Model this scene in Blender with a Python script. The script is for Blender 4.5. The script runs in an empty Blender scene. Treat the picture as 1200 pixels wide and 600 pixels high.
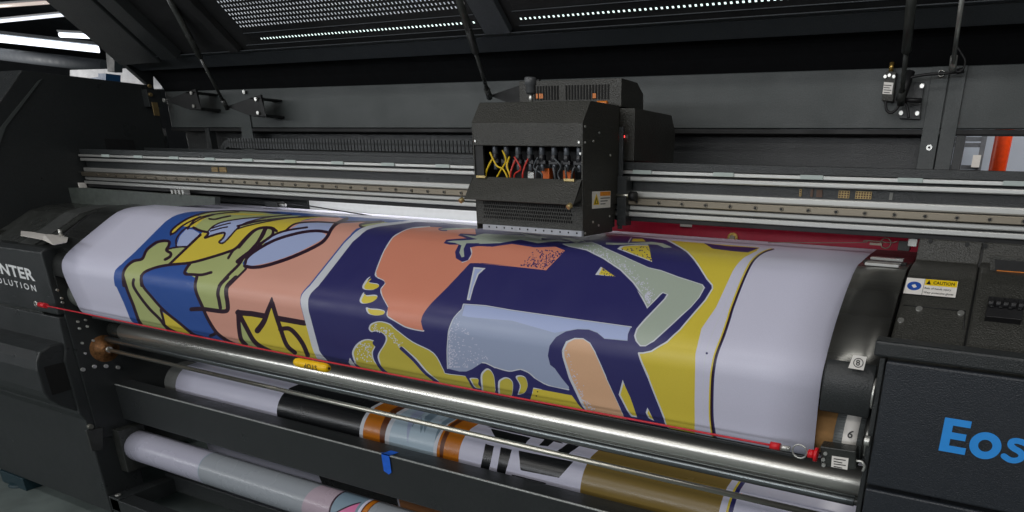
import bpy, math, random
from mathutils import Vector, Matrix
from mathutils.geometry import delaunay_2d_cdt
import numpy as np
random.seed(7)
H = 1.42                                    # design heights are measured from the lens; H lifts them above the floor
FPX, CX, CY = 793.6, 743.2, 501.4
MC = np.array([[0.8977287322252177, 0.4397569966430769, 0.026399000753122372],
               [0.17947729178853264, -0.310348107398746, -0.9335266219911704],
               [-0.4023319836522438, 0.8427916920197174, -0.35753480780612984]])
def ray(px, py):
    return MC.T @ np.array([(px-CX)/FPX, (py-CY)/FPX, 1.0])
def at(k, v, px, py):                       # survey helper: where the sight line of a photo point meets the plane k = v
    d = ray(px, py); t = v/d['xyz'.index(k)]
    return float(d[0]*t), float(d[1]*t), float(d[2]*t)
scene = bpy.context.scene
col = scene.collection

# ------------------------------------------------------------------ materials
def lin(c):
    return tuple(((x/255)/12.92 if x/255 <= .04045 else ((x/255+.055)/1.055)**2.4) for x in c)
MATS = {}
def mat(name, rgb, rough=.5, metal=0., var=.12, nscale=60., bump=0., bscale=500., emit=0., spec=.5, coat=0., aniso=False, srgb=True, smear=0.):
    if name in MATS: return MATS[name]
    m = bpy.data.materials.new(name); m.use_nodes = True
    nt = m.node_tree; b = nt.nodes['Principled BSDF']
    c = lin(rgb) if srgb else rgb
    tc = nt.nodes.new('ShaderNodeTexCoord')
    n = nt.nodes.new('ShaderNodeTexNoise'); n.inputs['Scale'].default_value = nscale; n.inputs['Detail'].default_value = 6
    src = tc.outputs['Object']
    if aniso:
        mp = nt.nodes.new('ShaderNodeMapping'); mp.inputs['Scale'].default_value = (.03, 1, 1) if aniso is True else aniso
        nt.links.new(src, mp.inputs[0]); src = mp.outputs[0]
    nt.links.new(src, n.inputs['Vector'])
    r = nt.nodes.new('ShaderNodeMapRange'); r.inputs['From Min'].default_value = .3; r.inputs['From Max'].default_value = .7
    r.inputs['To Min'].default_value = 1-var; r.inputs['To Max'].default_value = 1+var
    nt.links.new(n.outputs['Fac'], r.inputs['Value'])
    mx = nt.nodes.new('ShaderNodeVectorMath'); mx.operation = 'SCALE'; mx.inputs[0].default_value = c
    nt.links.new(r.outputs[0], mx.inputs['Scale']); nt.links.new(mx.outputs[0], b.inputs['Base Color'])
    b.inputs['Metallic'].default_value = metal; b.inputs['Specular IOR Level'].default_value = spec
    rr = nt.nodes.new('ShaderNodeMapRange'); rr.inputs['From Min'].default_value = .3; rr.inputs['From Max'].default_value = .7
    rr.inputs['To Min'].default_value = rough*(1-.18-smear); rr.inputs['To Max'].default_value = min(1, rough*(1+.18+smear))
    n2 = nt.nodes.new('ShaderNodeTexNoise'); n2.inputs['Scale'].default_value = 9; n2.inputs['Detail'].default_value = 8
    nt.links.new(src, n2.inputs['Vector']); nt.links.new(n2.outputs['Fac'], rr.inputs['Value']); nt.links.new(rr.outputs[0], b.inputs['Roughness'])
    if coat: b.inputs['Coat Weight'].default_value = coat; b.inputs['Coat Roughness'].default_value = .25
    if bump:
        n3 = nt.nodes.new('ShaderNodeTexNoise'); n3.inputs['Scale'].default_value = bscale; n3.inputs['Detail'].default_value = 3
        nt.links.new(tc.outputs['Object'], n3.inputs['Vector'])
        bp = nt.nodes.new('ShaderNodeBump'); bp.inputs['Strength'].default_value = bump; bp.inputs['Distance'].default_value = .002
        nt.links.new(n3.outputs['Fac'], bp.inputs['Height']); nt.links.new(bp.outputs[0], b.inputs['Normal'])
    if emit:
        b.inputs['Emission Color'].default_value = (*c, 1); b.inputs['Emission Strength'].default_value = emit
    MATS[name] = m
    return m
BLK = mat('black_powder_coat', (42, 45, 46), .33, var=.25, nscale=350, bump=.5, bscale=420)
BLKT = mat('coarse_textured_black', (54, 54, 50), .38, var=.5, nscale=420, bump=1.0, bscale=300)
BLKR = mat('grey_black_panel', (70, 75, 75), .5, var=.15, nscale=300, bump=.4, bscale=420)
DRUM = mat('glossy_drum', (118, 118, 114), .26, .85, var=.2, nscale=30, aniso=True, smear=.3)
GLS = mat('glossy_platen_metal', (74, 76, 75), .34, .55, var=.2, nscale=30, aniso=True, smear=.3)
BLKS = mat('satin_black_metal', (50, 52, 50), .3, var=.25, nscale=40, bump=.05, smear=.3)
DARK = mat('dark_interior', (22, 23, 24), .6, var=.3)
EOSM = mat('blue_black_panel', (40, 44, 50), .32, var=.2, nscale=350, bump=.5, bscale=420)
LIDM = mat('lid_charcoal', (60, 64, 68), .45, var=.2, nscale=250, bump=.4)
ALU = mat('anodised_aluminium', (190, 191, 188), .4, .7, var=.12, nscale=30, aniso=True, smear=.3)
ALUD = mat('bronze_grey_rail', (140, 132, 118), .36, .8, var=.2, nscale=25, aniso=True, smear=.4)
CHR = mat('polished_steel', (222, 220, 208), .3, .95, var=.06, nscale=20, aniso=True, smear=.35)
ROLL = mat('brushed_roller_steel', (222, 221, 214), .27, .9, var=.06, nscale=20, aniso=True, smear=.15)
STL = mat('zinc_screw', (205, 205, 200), .3, .8)
BRASS = mat('brass', (205, 170, 95), .3, .8)
RUB = mat('black_rubber', (24, 24, 26), .55)
REDM = mat('red_board', (176, 16, 52), .45, var=.1)
WHT = mat('white_label', (238, 234, 228), .45, var=.04)
YEL = mat('yellow_label', (240, 205, 20), .45, var=.06)
TXT = mat('black_ink', (22, 22, 26), .5, var=.05)
# print inks (vinyl): one material per ink, a second shaded one for yellow and lilac
def ink(name, rgb, rough=.42, **k): return mat(name, rgb, rough, var=.045, nscale=700, bump=.06, bscale=900, **k)
INK = dict(white=ink('vinyl_white', (208, 208, 227)), blue=ink('ink_blue', (46, 84, 158)), green=ink('ink_sage', (172, 182, 120)),
  yellow=ink('ink_yellow', (216, 196, 68)), yellow_shade=ink('ink_yellow_shade', (196, 182, 72)), lilac=ink('ink_lilac', (168, 182, 222)),  # second, darker yellow: the same ink with shade put into its colour
  peach=ink('ink_peach', (218, 160, 142)), orange=ink('ink_coral', (216, 138, 113)), navy=ink('ink_navy', (46, 45, 102)),
  maroon=ink('ink_maroon', (44, 18, 38)), greyg=ink('ink_grey_green', (170, 182, 168)), tan=ink('ink_tan', (222, 178, 142)),
  frame=ink('ink_pale_grey', (206, 210, 218)), steel=ink('ink_steel_lilac_shade', (158, 170, 198)), black=ink('ink_black', (28, 30, 32), .24),  # steel: the lilac ink with shade put into its colour
  copper=ink('ink_copper', (190, 112, 28), .24), gold=ink('ink_old_gold', (138, 116, 62), .24), ice=ink('ink_ice', (178, 198, 212), .24),
  pink=ink('ink_pink', (206, 112, 158)), kraft=ink('ink_kraft', (176, 120, 78)), dkcop=ink('ink_dark_copper', (96, 50, 22)), greyb=ink('ink_grey_blue', (120, 142, 158)))

# ------------------------------------------------------------------ mesh builder
class MB:
    def __init__(s): s.v = []; s.f = []; s.mi = []; s.sm = []
    def add(s, vs, fs, mi=0, sm=False):
        o = len(s.v); s.v += [tuple(float(c) for c in v) for v in vs]
        for f in fs: s.f.append(tuple(i+o for i in f)); s.mi.append(mi); s.sm.append(sm)
        return s
    def box(s, x0, x1, y0, y1, z0, z1, mi=0):
        v = [(x, y, z) for x in (x0, x1) for y in (y0, y1) for z in (z0, z1)]
        return s.add(v, [(0,1,3,2),(4,6,7,5),(0,4,5,1),(2,3,7,6),(0,2,6,4),(1,5,7,3)], mi)
    def prism(s, prof, x0, x1, mi=0, sm=False):          # closed (y,z) profile extruded along x
        n = len(prof)
        v = [(x0, y, z) for y, z in prof]+[(x1, y, z) for y, z in prof]
        s.add(v, [(i, (i+1) % n, (i+1) % n+n, i+n) for i in range(n)], mi, sm)
        s.add(v, [tuple(range(n))[::-1], tuple(range(n, 2*n))], mi)
        return s
    def extr(s, pts, vec, mi=0):                         # closed 3-D polygon thickened along vec
        n = len(pts); vec = Vector(vec)
        v = [tuple(p) for p in pts]+[tuple(Vector(p)+vec) for p in pts]
        return s.add(v, [(i, (i+1) % n, (i+1) % n+n, i+n) for i in range(n)]+[tuple(range(n))[::-1], tuple(range(n, 2*n))], mi)
    def sheet(s, prof, x0, x1, t=.002, mi=0, sm=True):   # open profile with thickness
        pr = [Vector(p) for p in prof]; off = []
        for i, p in enumerate(pr):
            a = pr[max(0, i-1)]; b = pr[min(len(pr)-1, i+1)]; d = (b-a).normalized(); off.append(p+Vector((-d.y, d.x))*t)
        n = len(pr)
        v = [(x, p.x, p.y) for x in (x0, x1) for p in pr]+[(x, p.x, p.y) for x in (x0, x1) for p in off]
        f = [(i, i+1, n+i+1, n+i) for i in range(n-1)]
        g = [(2*n+i, 3*n+i, 3*n+i+1, 2*n+i+1) for i in range(n-1)]
        s.add(v, f+g, mi, sm)
        e = [(i, 2*n+i, 2*n+i+1, i+1) for i in range(n-1)]+[(n+i, n+i+1, 3*n+i+1, 3*n+i) for i in range(n-1)]
        s.add(v, e+[(0, n, 3*n, 2*n), (n-1, 3*n-1, 4*n-1, 2*n-1)], mi)
        return s
    def cyl(s, a, b, r, n=24, mi=0, r2=None, caps=True):
        return s.lathe(a, b, [(0, r), (1, r if r2 is None else r2)], n, mi, caps)
    def lathe(s, a, b, prof, n=24, mi=0, caps=True):     # prof: (t along a-b, radius)
        a = Vector(a); b = Vector(b); d = (b-a); L = d.normalized()
        u = L.orthogonal().normalized(); w = L.cross(u)
        v = []
        for t, r in prof:
            for k in range(n):
                q = 2*math.pi*k/n; v.append(a+d*t+(u*math.cos(q)+w*math.sin(q))*r)
        f = []
        for j in range(len(prof)-1):
            for k in range(n): f.append((j*n+k, j*n+(k+1) % n, (j+1)*n+(k+1) % n, (j+1)*n+k))
        s.add(v, f, mi, True)
        if caps:
            s.add(v[:n], [tuple(range(n))[::-1]], mi); s.add(v[-n:], [tuple(range(n))], mi)
        return s
    def tube(s, pts, r, n=8, mi=0, smooth=True):
        P = [Vector(p) for p in pts]
        if smooth and len(P) > 2: P = [Vector(q) for q in catmull(P, 6)]
        v = []; u = None
        for i, p in enumerate(P):
            d = (P[min(i+1, len(P)-1)]-P[max(i-1, 0)]).normalized()
            if u is None: u = d.orthogonal().normalized()
            u = (u-d*u.dot(d)).normalized(); w = d.cross(u)
            for k in range(n):
                q = 2*math.pi*k/n; v.append(p+(u*math.cos(q)+w*math.sin(q))*r)
        m = len(P)
        f = [(j*n+k, j*n+(k+1) % n, (j+1)*n+(k+1) % n, (j+1)*n+k) for j in range(m-1) for k in range(n)]
        f += [tuple(range(n))[::-1], tuple(range((m-1)*n, m*n))]
        return s.add(v, f, mi, True)
    def ring(s, c, ax, R, r, n=20, m=8, mi=0):
        c = Vector(c); ax = Vector(ax).normalized(); u = ax.orthogonal().normalized(); w = ax.cross(u); v = []
        for i in range(n):
            q = 2*math.pi*i/n; d = u*math.cos(q)+w*math.sin(q)
            for k in range(m):
                t = 2*math.pi*k/m; v.append(c+d*(R+r*math.cos(t))+ax*r*math.sin(t))
        return s.add(v, [(i*m+k, i*m+(k+1) % m, ((i+1) % n)*m+(k+1) % m, ((i+1) % n)*m+k) for i in range(n) for k in range(m)], mi, True)
def catmull(P, k=6, closed=False):
    n = len(P); out = []
    rng = range(n if closed else n-1)
    for i in rng:
        p0 = P[(i-1) % n] if closed or i > 0 else P[i]; p1 = P[i]; p2 = P[(i+1) % n]
        p3 = P[(i+2) % n] if closed or i+2 < n else p2
        for j in range(k):
            t = j/k
            out.append(tuple(.5*((2*b)+(-a+c)*t+(2*a-5*b+4*c-d)*t*t+(-a+3*b-3*c+d)*t**3) for a, b, c, d in zip(p0, p1, p2, p3)))
    if not closed: out.append(tuple(P[-1]))
    return out

ORG = {}
def tag(o, label=None, cat=None, group=None, kind=None):
    if label: o['label'] = label
    if cat: o['category'] = cat
    if group: o['group'] = group
    if kind: o['kind'] = kind
    return o
def thing(name, loc, label, cat, group=None):
    o = bpy.data.objects.new(name, None); col.objects.link(o)
    o.empty_display_size = .05; o.location = (loc[0], loc[1], loc[2]+H); ORG[o.name] = Vector(loc)
    return tag(o, label, cat, group)
SPLIT = {'screw', 'switch_screw', 'cover_screw', 'vent_slot', 'flap_hardware', 'amber_part', 'steel_boss'}
def pieces(mb):                                      # connected pieces of a mesh
    key = {}; par = list(range(len(mb.v)))
    def find(i):
        while par[i] != i: par[i] = par[par[i]]; i = par[i]
        return i
    for i, v in enumerate(mb.v):
        k = tuple(round(c, 6) for c in v)
        if k in key: par[find(i)] = find(key[k])
        else: key[k] = i
    for f in mb.f:
        for i in f[1:]: par[find(i)] = find(f[0])
    out = {}
    for f, mi, sm in zip(mb.f, mb.mi, mb.sm):
        r = find(f[0]); d = out.setdefault(r, (MB(), {})); q = []
        for i in f:
            if i not in d[1]: d[1][i] = len(d[0].v); d[0].v.append(mb.v[i])
            q.append(d[1][i])
        d[0].f.append(tuple(q)); d[0].mi.append(mi); d[0].sm.append(sm)
    return [d[0] for d in out.values()]
def obj(name, mb, mats, parent=None, bevel=0., label=None):
    if name in SPLIT:
        ps = pieces(mb)
        if len(ps) > 1:
            SPLIT.discard(name)
            for q in ps: o = obj(name, q, mats, parent, bevel, label)
            SPLIT.add(name); return o
    if not isinstance(mats, (list, tuple)): mats = [mats]
    if parent is not None: org = ORG[parent.name]
    else:
        xs = np.array(mb.v); lo = xs.min(0); hi = xs.max(0); org = Vector(((lo[0]+hi[0])/2, (lo[1]+hi[1])/2, lo[2]))
    me = bpy.data.meshes.new(name)
    me.from_pydata([tuple(Vector(v)-org) for v in mb.v], [], mb.f)
    for m in mats: me.materials.append(m)
    me.polygons.foreach_set('material_index', mb.mi); me.polygons.foreach_set('use_smooth', mb.sm)
    me.update()
    import bmesh
    if not getattr(mb, 'keep', False):
        bm = bmesh.new(); bm.from_mesh(me); bmesh.ops.remove_doubles(bm, verts=bm.verts, dist=1e-6)
        bmesh.ops.recalc_face_normals(bm, faces=bm.faces); bm.to_mesh(me); bm.free()
    o = bpy.data.objects.new(name, me); col.objects.link(o)
    if parent is None: o.location = (org.x, org.y, org.z+H)
    else: o.parent = parent
    ORG[o.name] = org
    if bevel:
        b = o.modifiers.new('bevel', 'BEVEL'); b.width = bevel; b.segments = 2; b.limit_method = 'ANGLE'; b.angle_limit = math.radians(40); b.harden_normals = False
    if label: o['label'] = label
    return o
def text_mb(mb, s, org, ux, uy, size, mi=0, bold=0., thick=.0006, sx=1., sp=1., width=None, right=False):
    """letters of height `size` (cap) standing on org, reading along ux, upright along uy"""
    cu = bpy.data.curves.new('t', 'FONT'); cu.body = s; cu.size = 1; cu.offset = bold; cu.space_character = sp; cu.resolution_u = 3
    o = bpy.data.objects.new('t', cu); col.objects.link(o)
    bpy.context.view_layer.update()
    me = bpy.data.meshes.new_from_object(o.evaluated_get(bpy.context.evaluated_depsgraph_get()))
    ux = Vector(ux).normalized(); uy = Vector(uy).normalized(); n = ux.cross(uy); org = Vector(org); k = size/.7
    xs = [v.co.x for v in me.vertices]
    if width: sx = width/((max(xs)-min(xs))*k)
    if right: org = org-ux*max(xs)*k*sx
    mb.add([org+ux*(v.co.x*k*sx)+uy*(v.co.y*k)+n*thick for v in me.vertices], [tuple(p.vertices) for p in me.polygons], mi)
    bpy.data.objects.remove(o); bpy.data.curves.remove(cu); bpy.data.meshes.remove(me)
def stroke2(pts, w, w2=None):
    """convex pieces covering a thick polyline"""
    out = []; n = len(pts)
    for i in range(n-1):
        (x0, y0), (x1, y1) = pts[i], pts[i+1]; L = math.hypot(x1-x0, y1-y0)
        if L < 1e-9: continue
        a = w/2 if w2 is None else (w+(w2-w)*i/(n-1))/2; b = w/2 if w2 is None else (w+(w2-w)*(i+1)/(n-1))/2
        nx, ny = -(y1-y0)/L, (x1-x0)/L
        out.append([(x0+nx*a, y0+ny*a), (x0-nx*a, y0-ny*a), (x1-nx*b, y1-ny*b), (x1+nx*b, y1+ny*b)])
    for i, (x, y) in enumerate(pts):
        a = (w if w2 is None else w+(w2-w)*i/(n-1))/2*.995
        out.append([(x+a*math.cos(q*math.pi/4+.2), y+a*math.sin(q*math.pi/4+.2)) for q in range(8)])
    return out

# ------------------------------------------------------------------ printed sheets: artwork is cut into the sheet's own mesh
class Sheet:
    def __init__(s, prof, x0, x1):
        pr = [(p[0], p[1]) for p in prof]
        fine = catmull(pr, 5)
        s.p = fine; s.x0 = x0; s.x1 = x1
        s.s = [0.]
        for a, b in zip(fine, fine[1:]): s.s.append(s.s[-1]+math.hypot(b[0]-a[0], b[1]-a[1]))
        s.e = [-z/y for y, z in fine]
        for i in range(1, len(s.e)): s.e[i] = max(s.e[i], s.e[i-1]+1e-6)
        s.layers = []
    def uv(s, px, py):
        d = ray(px, py); e = -d[2]/d[1]
        t = float(np.interp(e, s.e, s.s)); y = float(np.interp(t, s.s, [p[0] for p in s.p]))
        return (min(max(float(y*d[0]/d[1]), s.x0+1e-4), s.x1-1e-4), t)
    def pos(s, x, t):
        return (x, float(np.interp(t, s.s, [p[0] for p in s.p])), float(np.interp(t, s.s, [p[1] for p in s.p])))
    def fill(s, colr, pts, smooth=True):
        if smooth: pts = catmull(pts, 4, True)
        else:
            q = []
            for a, b in zip(pts, pts[1:]+pts[:1]):
                k = max(1, int(math.hypot(a[0]-b[0], a[1]-b[1])/8)); q += [(a[0]+(b[0]-a[0])*j/k, a[1]+(b[1]-a[1])*j/k) for j in range(k)]
            pts = q
        s.layers.append((colr, [s.uv(*p) for p in pts]))
    def stroke(s, colr, w, pts, w2=None, smooth=True):
        if smooth and len(pts) > 2: pts = catmull(pts, 4)
        for q in stroke2(pts, w, w2): s.layers.append((colr, [s.uv(*p) for p in q]))
    def dot(s, colr, x, y, r, ry=None, n=5):
        ry = ry or r; a0 = random.random()*6
        s.layers.append((colr, [s.uv(x+r*math.cos(a0+2*math.pi*k/n), y+ry*math.sin(a0+2*math.pi*k/n)) for k in range(n)]))
    def band(s, colr, xa, xb, ta=0., tb=None):
        tb = s.s[-1] if tb is None else tb
        s.layers.append((colr, [(xa, ta+1e-4), (xb, ta+1e-4), (xb, tb-1e-4), (xa, tb-1e-4)]))
    def build(s, name, parent=None, base='white', back=.0006):
        V = []; F = []; K = []
        def addf(pts):
            o = len(V); V.extend(Vector(p) for p in pts); F.append(list(range(o, o+len(pts))))
        S = s.s
        for a, b in zip(S, S[1:]):                      # base strips between profile points
            nx = 24
            for i in range(nx):
                u = s.x0+(s.x1-s.x0)*i/nx; w = s.x0+(s.x1-s.x0)*(i+1)/nx
                addf([(u, a), (w, a), (w, b), (u, b)]); K.append(base)
        nb = len(F)
        for c, pts in s.layers:
            cl = []
            for p in pts:
                if not cl or (abs(p[0]-cl[-1][0])+abs(p[1]-cl[-1][1])) > 2e-5: cl.append(p)
            if len(cl) > 2 and (abs(cl[0][0]-cl[-1][0])+abs(cl[0][1]-cl[-1][1])) < 2e-5: cl.pop()
            if len(cl) < 3: continue
            addf(cl); K.append(c)
        vo, eo, fo, ov, oe, of = delaunay_2d_cdt(V, [], F, 1, 1e-5)
        names = [base]+sorted(set(K)-{base}); idx = {n: i for i, n in enumerate(names)}
        mb = MB(); mb.keep = True
        P3 = [s.pos(v[0], v[1]) for v in vo]
        vx = np.array([(v[0], v[1]) for v in vo]); tris = []
        for f in fo:
            for k in range(1, len(f)-1): tris.append((f[0], f[k], f[k+1]))
        tris = np.array(tris); cen = vx[tris].mean(1)
        ar = (vx[tris[:, 1], 0]-vx[tris[:, 0], 0])*(vx[tris[:, 2], 1]-vx[tris[:, 0], 1])-(vx[tris[:, 1], 1]-vx[tris[:, 0], 1])*(vx[tris[:, 2], 0]-vx[tris[:, 0], 0])
        keep_ = np.abs(ar) > 1e-12; tris = tris[keep_]; cen = cen[keep_]; ar = ar[keep_]
        m_ = np.zeros(len(tris), int); order = np.argsort(cen[:, 0]); cxs = cen[order, 0]
        for F_, k_ in zip(F[nb:], K[nb:]):             # winding number of each triangle centre in each shape, in painting order
            P = np.array([(V[i].x, V[i].y) for i in F_]); lo = np.searchsorted(cxs, P[:, 0].min()); hi = np.searchsorted(cxs, P[:, 0].max())
            I = order[lo:hi]; I = I[(cen[I, 1] >= P[:, 1].min()) & (cen[I, 1] <= P[:, 1].max())]
            if not len(I): continue
            X = cen[I, 0][:, None]; Y = cen[I, 1][:, None]; x0, y0 = P[:, 0], P[:, 1]; x1, y1 = np.roll(x0, -1), np.roll(y0, -1)
            il = (x1-x0)*(Y-y0)-(X-x0)*(y1-y0)
            wn = ((y0 <= Y) & (y1 > Y) & (il > 0)).sum(1)-((y0 > Y) & (y1 <= Y) & (il < 0)).sum(1)
            m_[I[wn != 0]] = idx[k_]
        fs = [tuple(int(i) for i in (t if r > 0 else t[::-1])) for t, r in zip(tris, ar)]; mi = [int(i) for i in m_]
        mb.v = P3; mb.f = fs; mb.mi = mi; mb.sm = [True]*len(fs)
        o = obj(name, mb, [INK[n] for n in names], parent)
        # smooth normals from the profile
        sn = []
        ys = [p[0] for p in s.p]; zs = [p[1] for p in s.p]
        for v in vo:
            t = v[1]; d = .004; a = max(t-d, 0); b = min(t+d, S[-1])
            dy = np.interp(b, S, ys)-np.interp(a, S, ys); dz = np.interp(b, S, zs)-np.interp(a, S, zs)
            L = math.hypot(dy, dz) or 1
            nn = (0., dz/L, -dy/L)
            sn.append(nn)
        me = o.data
        # face winding must agree with the normals (facing the operator)
        flip = sum(1 for p in list(me.polygons)[:200] if p.normal.dot(Vector(sn[p.vertices[0]])) < 0) > 100
        if flip: me.flip_normals()
        me.normals_split_custom_set_from_vertices(sn)
        return o
# ------------------------------------------------------------------ the printed banner on the platen
PROF = [(1.86,-.1755),(1.80,-.176),(1.70,-.178),(1.60,-.183),(1.56,-.188),(1.53,-.197),(1.505,-.209),(1.46,-.238),(1.41,-.272),(1.36,-.306),(1.325,-.333),(1.305,-.358),(1.298,-.385),(1.299,-.41),(1.305,-.455),(1.313,-.50),(1.318,-.528),(1.328,-.545),(1.345,-.555)]
XL, XR = -2.87, -.22
S = Sheet(PROF, XL, XR)
def C(x0, y0, pts, k=6.): return [(x0+u/k, y0+v/k) for u, v in pts]
A = lambda p: C(120, 235, p)
B = lambda p: C(120, 325, p)
D = lambda p: C(280, 235, p)
G = lambda p: C(270, 340, p)
J = lambda p: C(400, 260, p)
K_ = lambda p: C(400, 360, p)
L_ = lambda p: C(560, 250, p)
M_ = lambda p: C(600, 340, p)
N_ = lambda p: C(580, 410, p)
O_ = lambda p: C(720, 260, p)
Q_ = lambda p: C(480, 400, p)
f, st = S.fill, S.stroke
mr = 'maroon'
# left picture: blue ground
f('blue', A([(860,70),(680,75),(600,82),(520,102),(440,150),(370,220),(230,360),(90,490),(80,540),(88,600)])+B([(100,70),(150,180),(190,280),(230,325),(262,372)])+[(300,420),(385,432),(383,421),(364,366),(360,345),(400,290),(430,268),(480,258),(440,256),(330,248)], False)
# peach ground
f('peach', B([(980,560),(900,470),(860,440),(800,390),(745,310),(700,210),(660,100),(700,20)])+A([(900,560),(960,500),(1010,470),(1180,330)])+D([(240,250),(380,160),(440,145),(520,128),(600,112),(700,120),(760,128)])+D([(690,165),(800,148),(900,145),(1020,150),(1050,158),(1100,160)])+[(440,262),(418,268),(403,283),(363,333),(353,345),(352,356),(356,372),(366,408),(372,428),(330,428),(295,424)], False)
# peach-lower yellow panel and bits
f('yellow', G([(50,145),(180,165),(330,190),(530,235),(560,330),(600,440),(640,500),(640,560),(400,520),(150,440),(60,360)]), False)
f('yellow', G([(292,100),(322,200),(225,205)]), False)
f('green', G([(60,170),(75,340),(110,420),(210,420),(150,330)]), False)
# big figure: yellow cloth
f('yellow', D([(-480,130),(-200,95),(0,88),(150,100),(310,104),(430,112),(540,112),(600,115),(480,130),(380,168),(340,205),(245,250),(120,300),(0,345)])+A([(900,360),(690,420),(470,450),(600,330),(690,235),(740,200),(560,180),(480,230),(500,200),(660,115),(760,85),(860,82)]), False)
# top sweep: green crown and lilac ribbons
f('green', A([(640,185),(700,130),(790,90),(680,110),(700,90),(800,75),(960,72),(1100,80),(1200,95),(1320,98),(1180,112),(1060,118),(960,130),(880,145),(800,165),(770,190),(740,222),(690,215)]), False)
f('yellow', A([(840,95),(950,88),(1050,92),(1180,96),(1080,104),(950,102)]), False)
f('lilac', A([(720,260),(760,200),(800,165),(900,140),(1000,125),(1180,112),(1060,140),(1000,165),(960,195),(930,215),(900,250),(850,300),(820,290),(860,235),(800,240),(740,262)]), False)
f('lilac', A([(520,320),(545,250),(590,200),(640,205),(690,235),(600,320)]), False)
f('green', A([(970,190),(1020,150),(1120,128),(1250,108),(1400,104),(1300,128),(1200,140),(1080,165)]), False)
f('yellow', A([(480,240),(500,200),(560,155),(620,118),(680,105),(560,180),(520,225)]), False)
f('yellow', A([(610,190),(640,150),(700,118),(780,100),(700,140),(650,185)]), False)
# green hand left
f('green', A([(150,520),(165,470),(200,430),(280,410),(320,350),(390,300),(450,285),(470,310),(450,345),(560,330),(590,330),(470,450),(370,470),(300,495),(275,540),(275,600)])+B([(270,0),(290,60),(340,130),(400,210),(420,260),(430,330),(520,400),(270,330),(235,250),(190,150),(150,30)]), False)
f('yellow', B([(425,245),(520,310),(640,400),(600,420),(430,340)]), False)
# middle green sleeve
f('green', A([(470,450),(620,435),(880,360),(960,330),(1060,220),(1110,190),(1180,185),(1230,215),(1190,260),(1130,310),(1070,340),(1010,400),(985,440),(1000,480),(900,600)])+B([(890,60),(880,180),(850,245),(700,225),(660,110),(650,60),(670,-5)])+A([(650,540),(600,525),(575,510),(600,450)]), False)
f('blue', A([(300,560),(290,520),(340,490),(470,455),(600,440),(590,500),(650,545),(660,600)])+B([(650,80),(700,215),(745,310),(800,385),(740,410),(640,400),(420,230),(340,130),(285,50)]), False)
# lilac leaf
f('lilac', D([(40,430),(110,360),(250,285),(400,235),(540,222),(605,235),(600,260),(540,300),(400,370),(250,425),(120,455),(60,455)]), True)
f('lilac', D([(130,315),(240,250),(340,212),(430,160),(560,152),(670,155),(640,215),(560,215),(400,235),(250,275)]), False)
f('green', D([(140,300),(170,200),(215,195),(235,230),(200,260)]), False)
f('blue', D([(700,160),(750,128),(860,125),(1000,148),(880,150),(780,156)]), False)
f('green', D([(850,178),(900,158),(1010,150),(1080,158),(980,175),(900,190),(870,190)]), False)
# line work
st(mr, 2.6, A([(480,240),(490,205),(560,150),(640,110),(760,80),(900,72),(1060,76),(1250,90)]), 1.2)
st(mr, 2.4, A([(480,238),(510,225),(560,180),(620,145),(690,112)]), 1.5)
st(mr, 2.2, A([(600,200),(640,145),(700,115),(820,92),(960,80)]), 1.2)
st(mr, 2.2, A([(520,325),(520,270),(560,215),(610,180),(690,130),(790,98)]), 1.4)
st(mr, 3.0, A([(640,190),(690,212),(745,228),(720,262),(760,250),(820,232),(860,228),(850,262),(820,292),(850,298),(900,250),(940,205),(990,165),(1080,135),(1200,112),(1330,100)]), 1.4)
st(mr, 1.8, A([(740,220),(780,180),(850,150),(980,128),(1180,112),(1300,102)]), 1.2)
st(mr, 1.6, A([(770,195),(830,175),(900,158)])); st(mr, 1.6, A([(760,215),(830,195),(880,185)])); st(mr, 2, A([(750,128),(790,132),(840,120),(900,108)]))
st(mr, 1.8, A([(950,200),(1010,180),(1100,160),(1250,132),(1420,112),(1560,112)]), 1.2)
st(mr, 3.4, A([(150,600),(145,520),(170,465),(220,425),(280,410),(310,350),(370,300),(430,283),(470,290),(465,320),(450,350),(480,370),(475,395),(440,415)])); st(mr, 2, A([(450,345),(520,328),(590,325)]))
st(mr, 3.0, A([(690,240),(600,325),(470,450)]))
st(mr, 3.2, A([(275,600),(272,545),(295,505),(370,472),(470,452),(620,437),(760,400),(880,362),(940,335),(1000,270),(1060,215),(1120,192),(1190,192),(1225,215)]))
st(mr, 3.0, A([(885,405),(920,350),(960,320)])); st(mr, 3.4, A([(1150,200),(1120,260),(1060,330),(1000,395)]))
st(mr, 3.4, A([(620,437),(590,480),(580,515),(640,520),(700,522),(765,505)]))
st(mr, 3.4, A([(820,600),(880,530),(960,450),(1000,390),(1080,320)])); st(mr, 2.6, A([(890,600),(960,530),(1010,480)]))
st(mr, 3.6, B([(145,-10),(175,90),(215,190),(250,290),(275,335)]))
st(mr, 3.4, B([(220,15),(218,60),(260,130),(330,220),(400,290),(450,350),(520,390)]))
st(mr, 3.2, B([(272,-10),(285,60),(340,130),(430,230),(540,320),(640,400),(700,420)]))
st(mr, 3., B([(410,230),(425,280),(435,330)]))
st(mr, 3.8, B([(665,-5),(652,60),(665,120),(700,200),(740,290),(800,385),(870,440),(930,470)]))
st(mr, 5., B([(625,225),(700,222),(780,232),(850,240),(880,228),(880,180),(870,110),(880,60),(940,0)]))
st(mr, 4.2, B([(830,215),(820,160),(812,110),(830,50),(880,0)]))
st(mr, 3.8, B([(760,412),(785,400),(800,388)]))
st(mr, 2.6, D([(-10,180),(110,150),(250,130),(400,118),(560,112),(700,118)]), 1.2)
st(mr, 5.0, D([(-10,430),(60,375),(150,320)])); 
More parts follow.
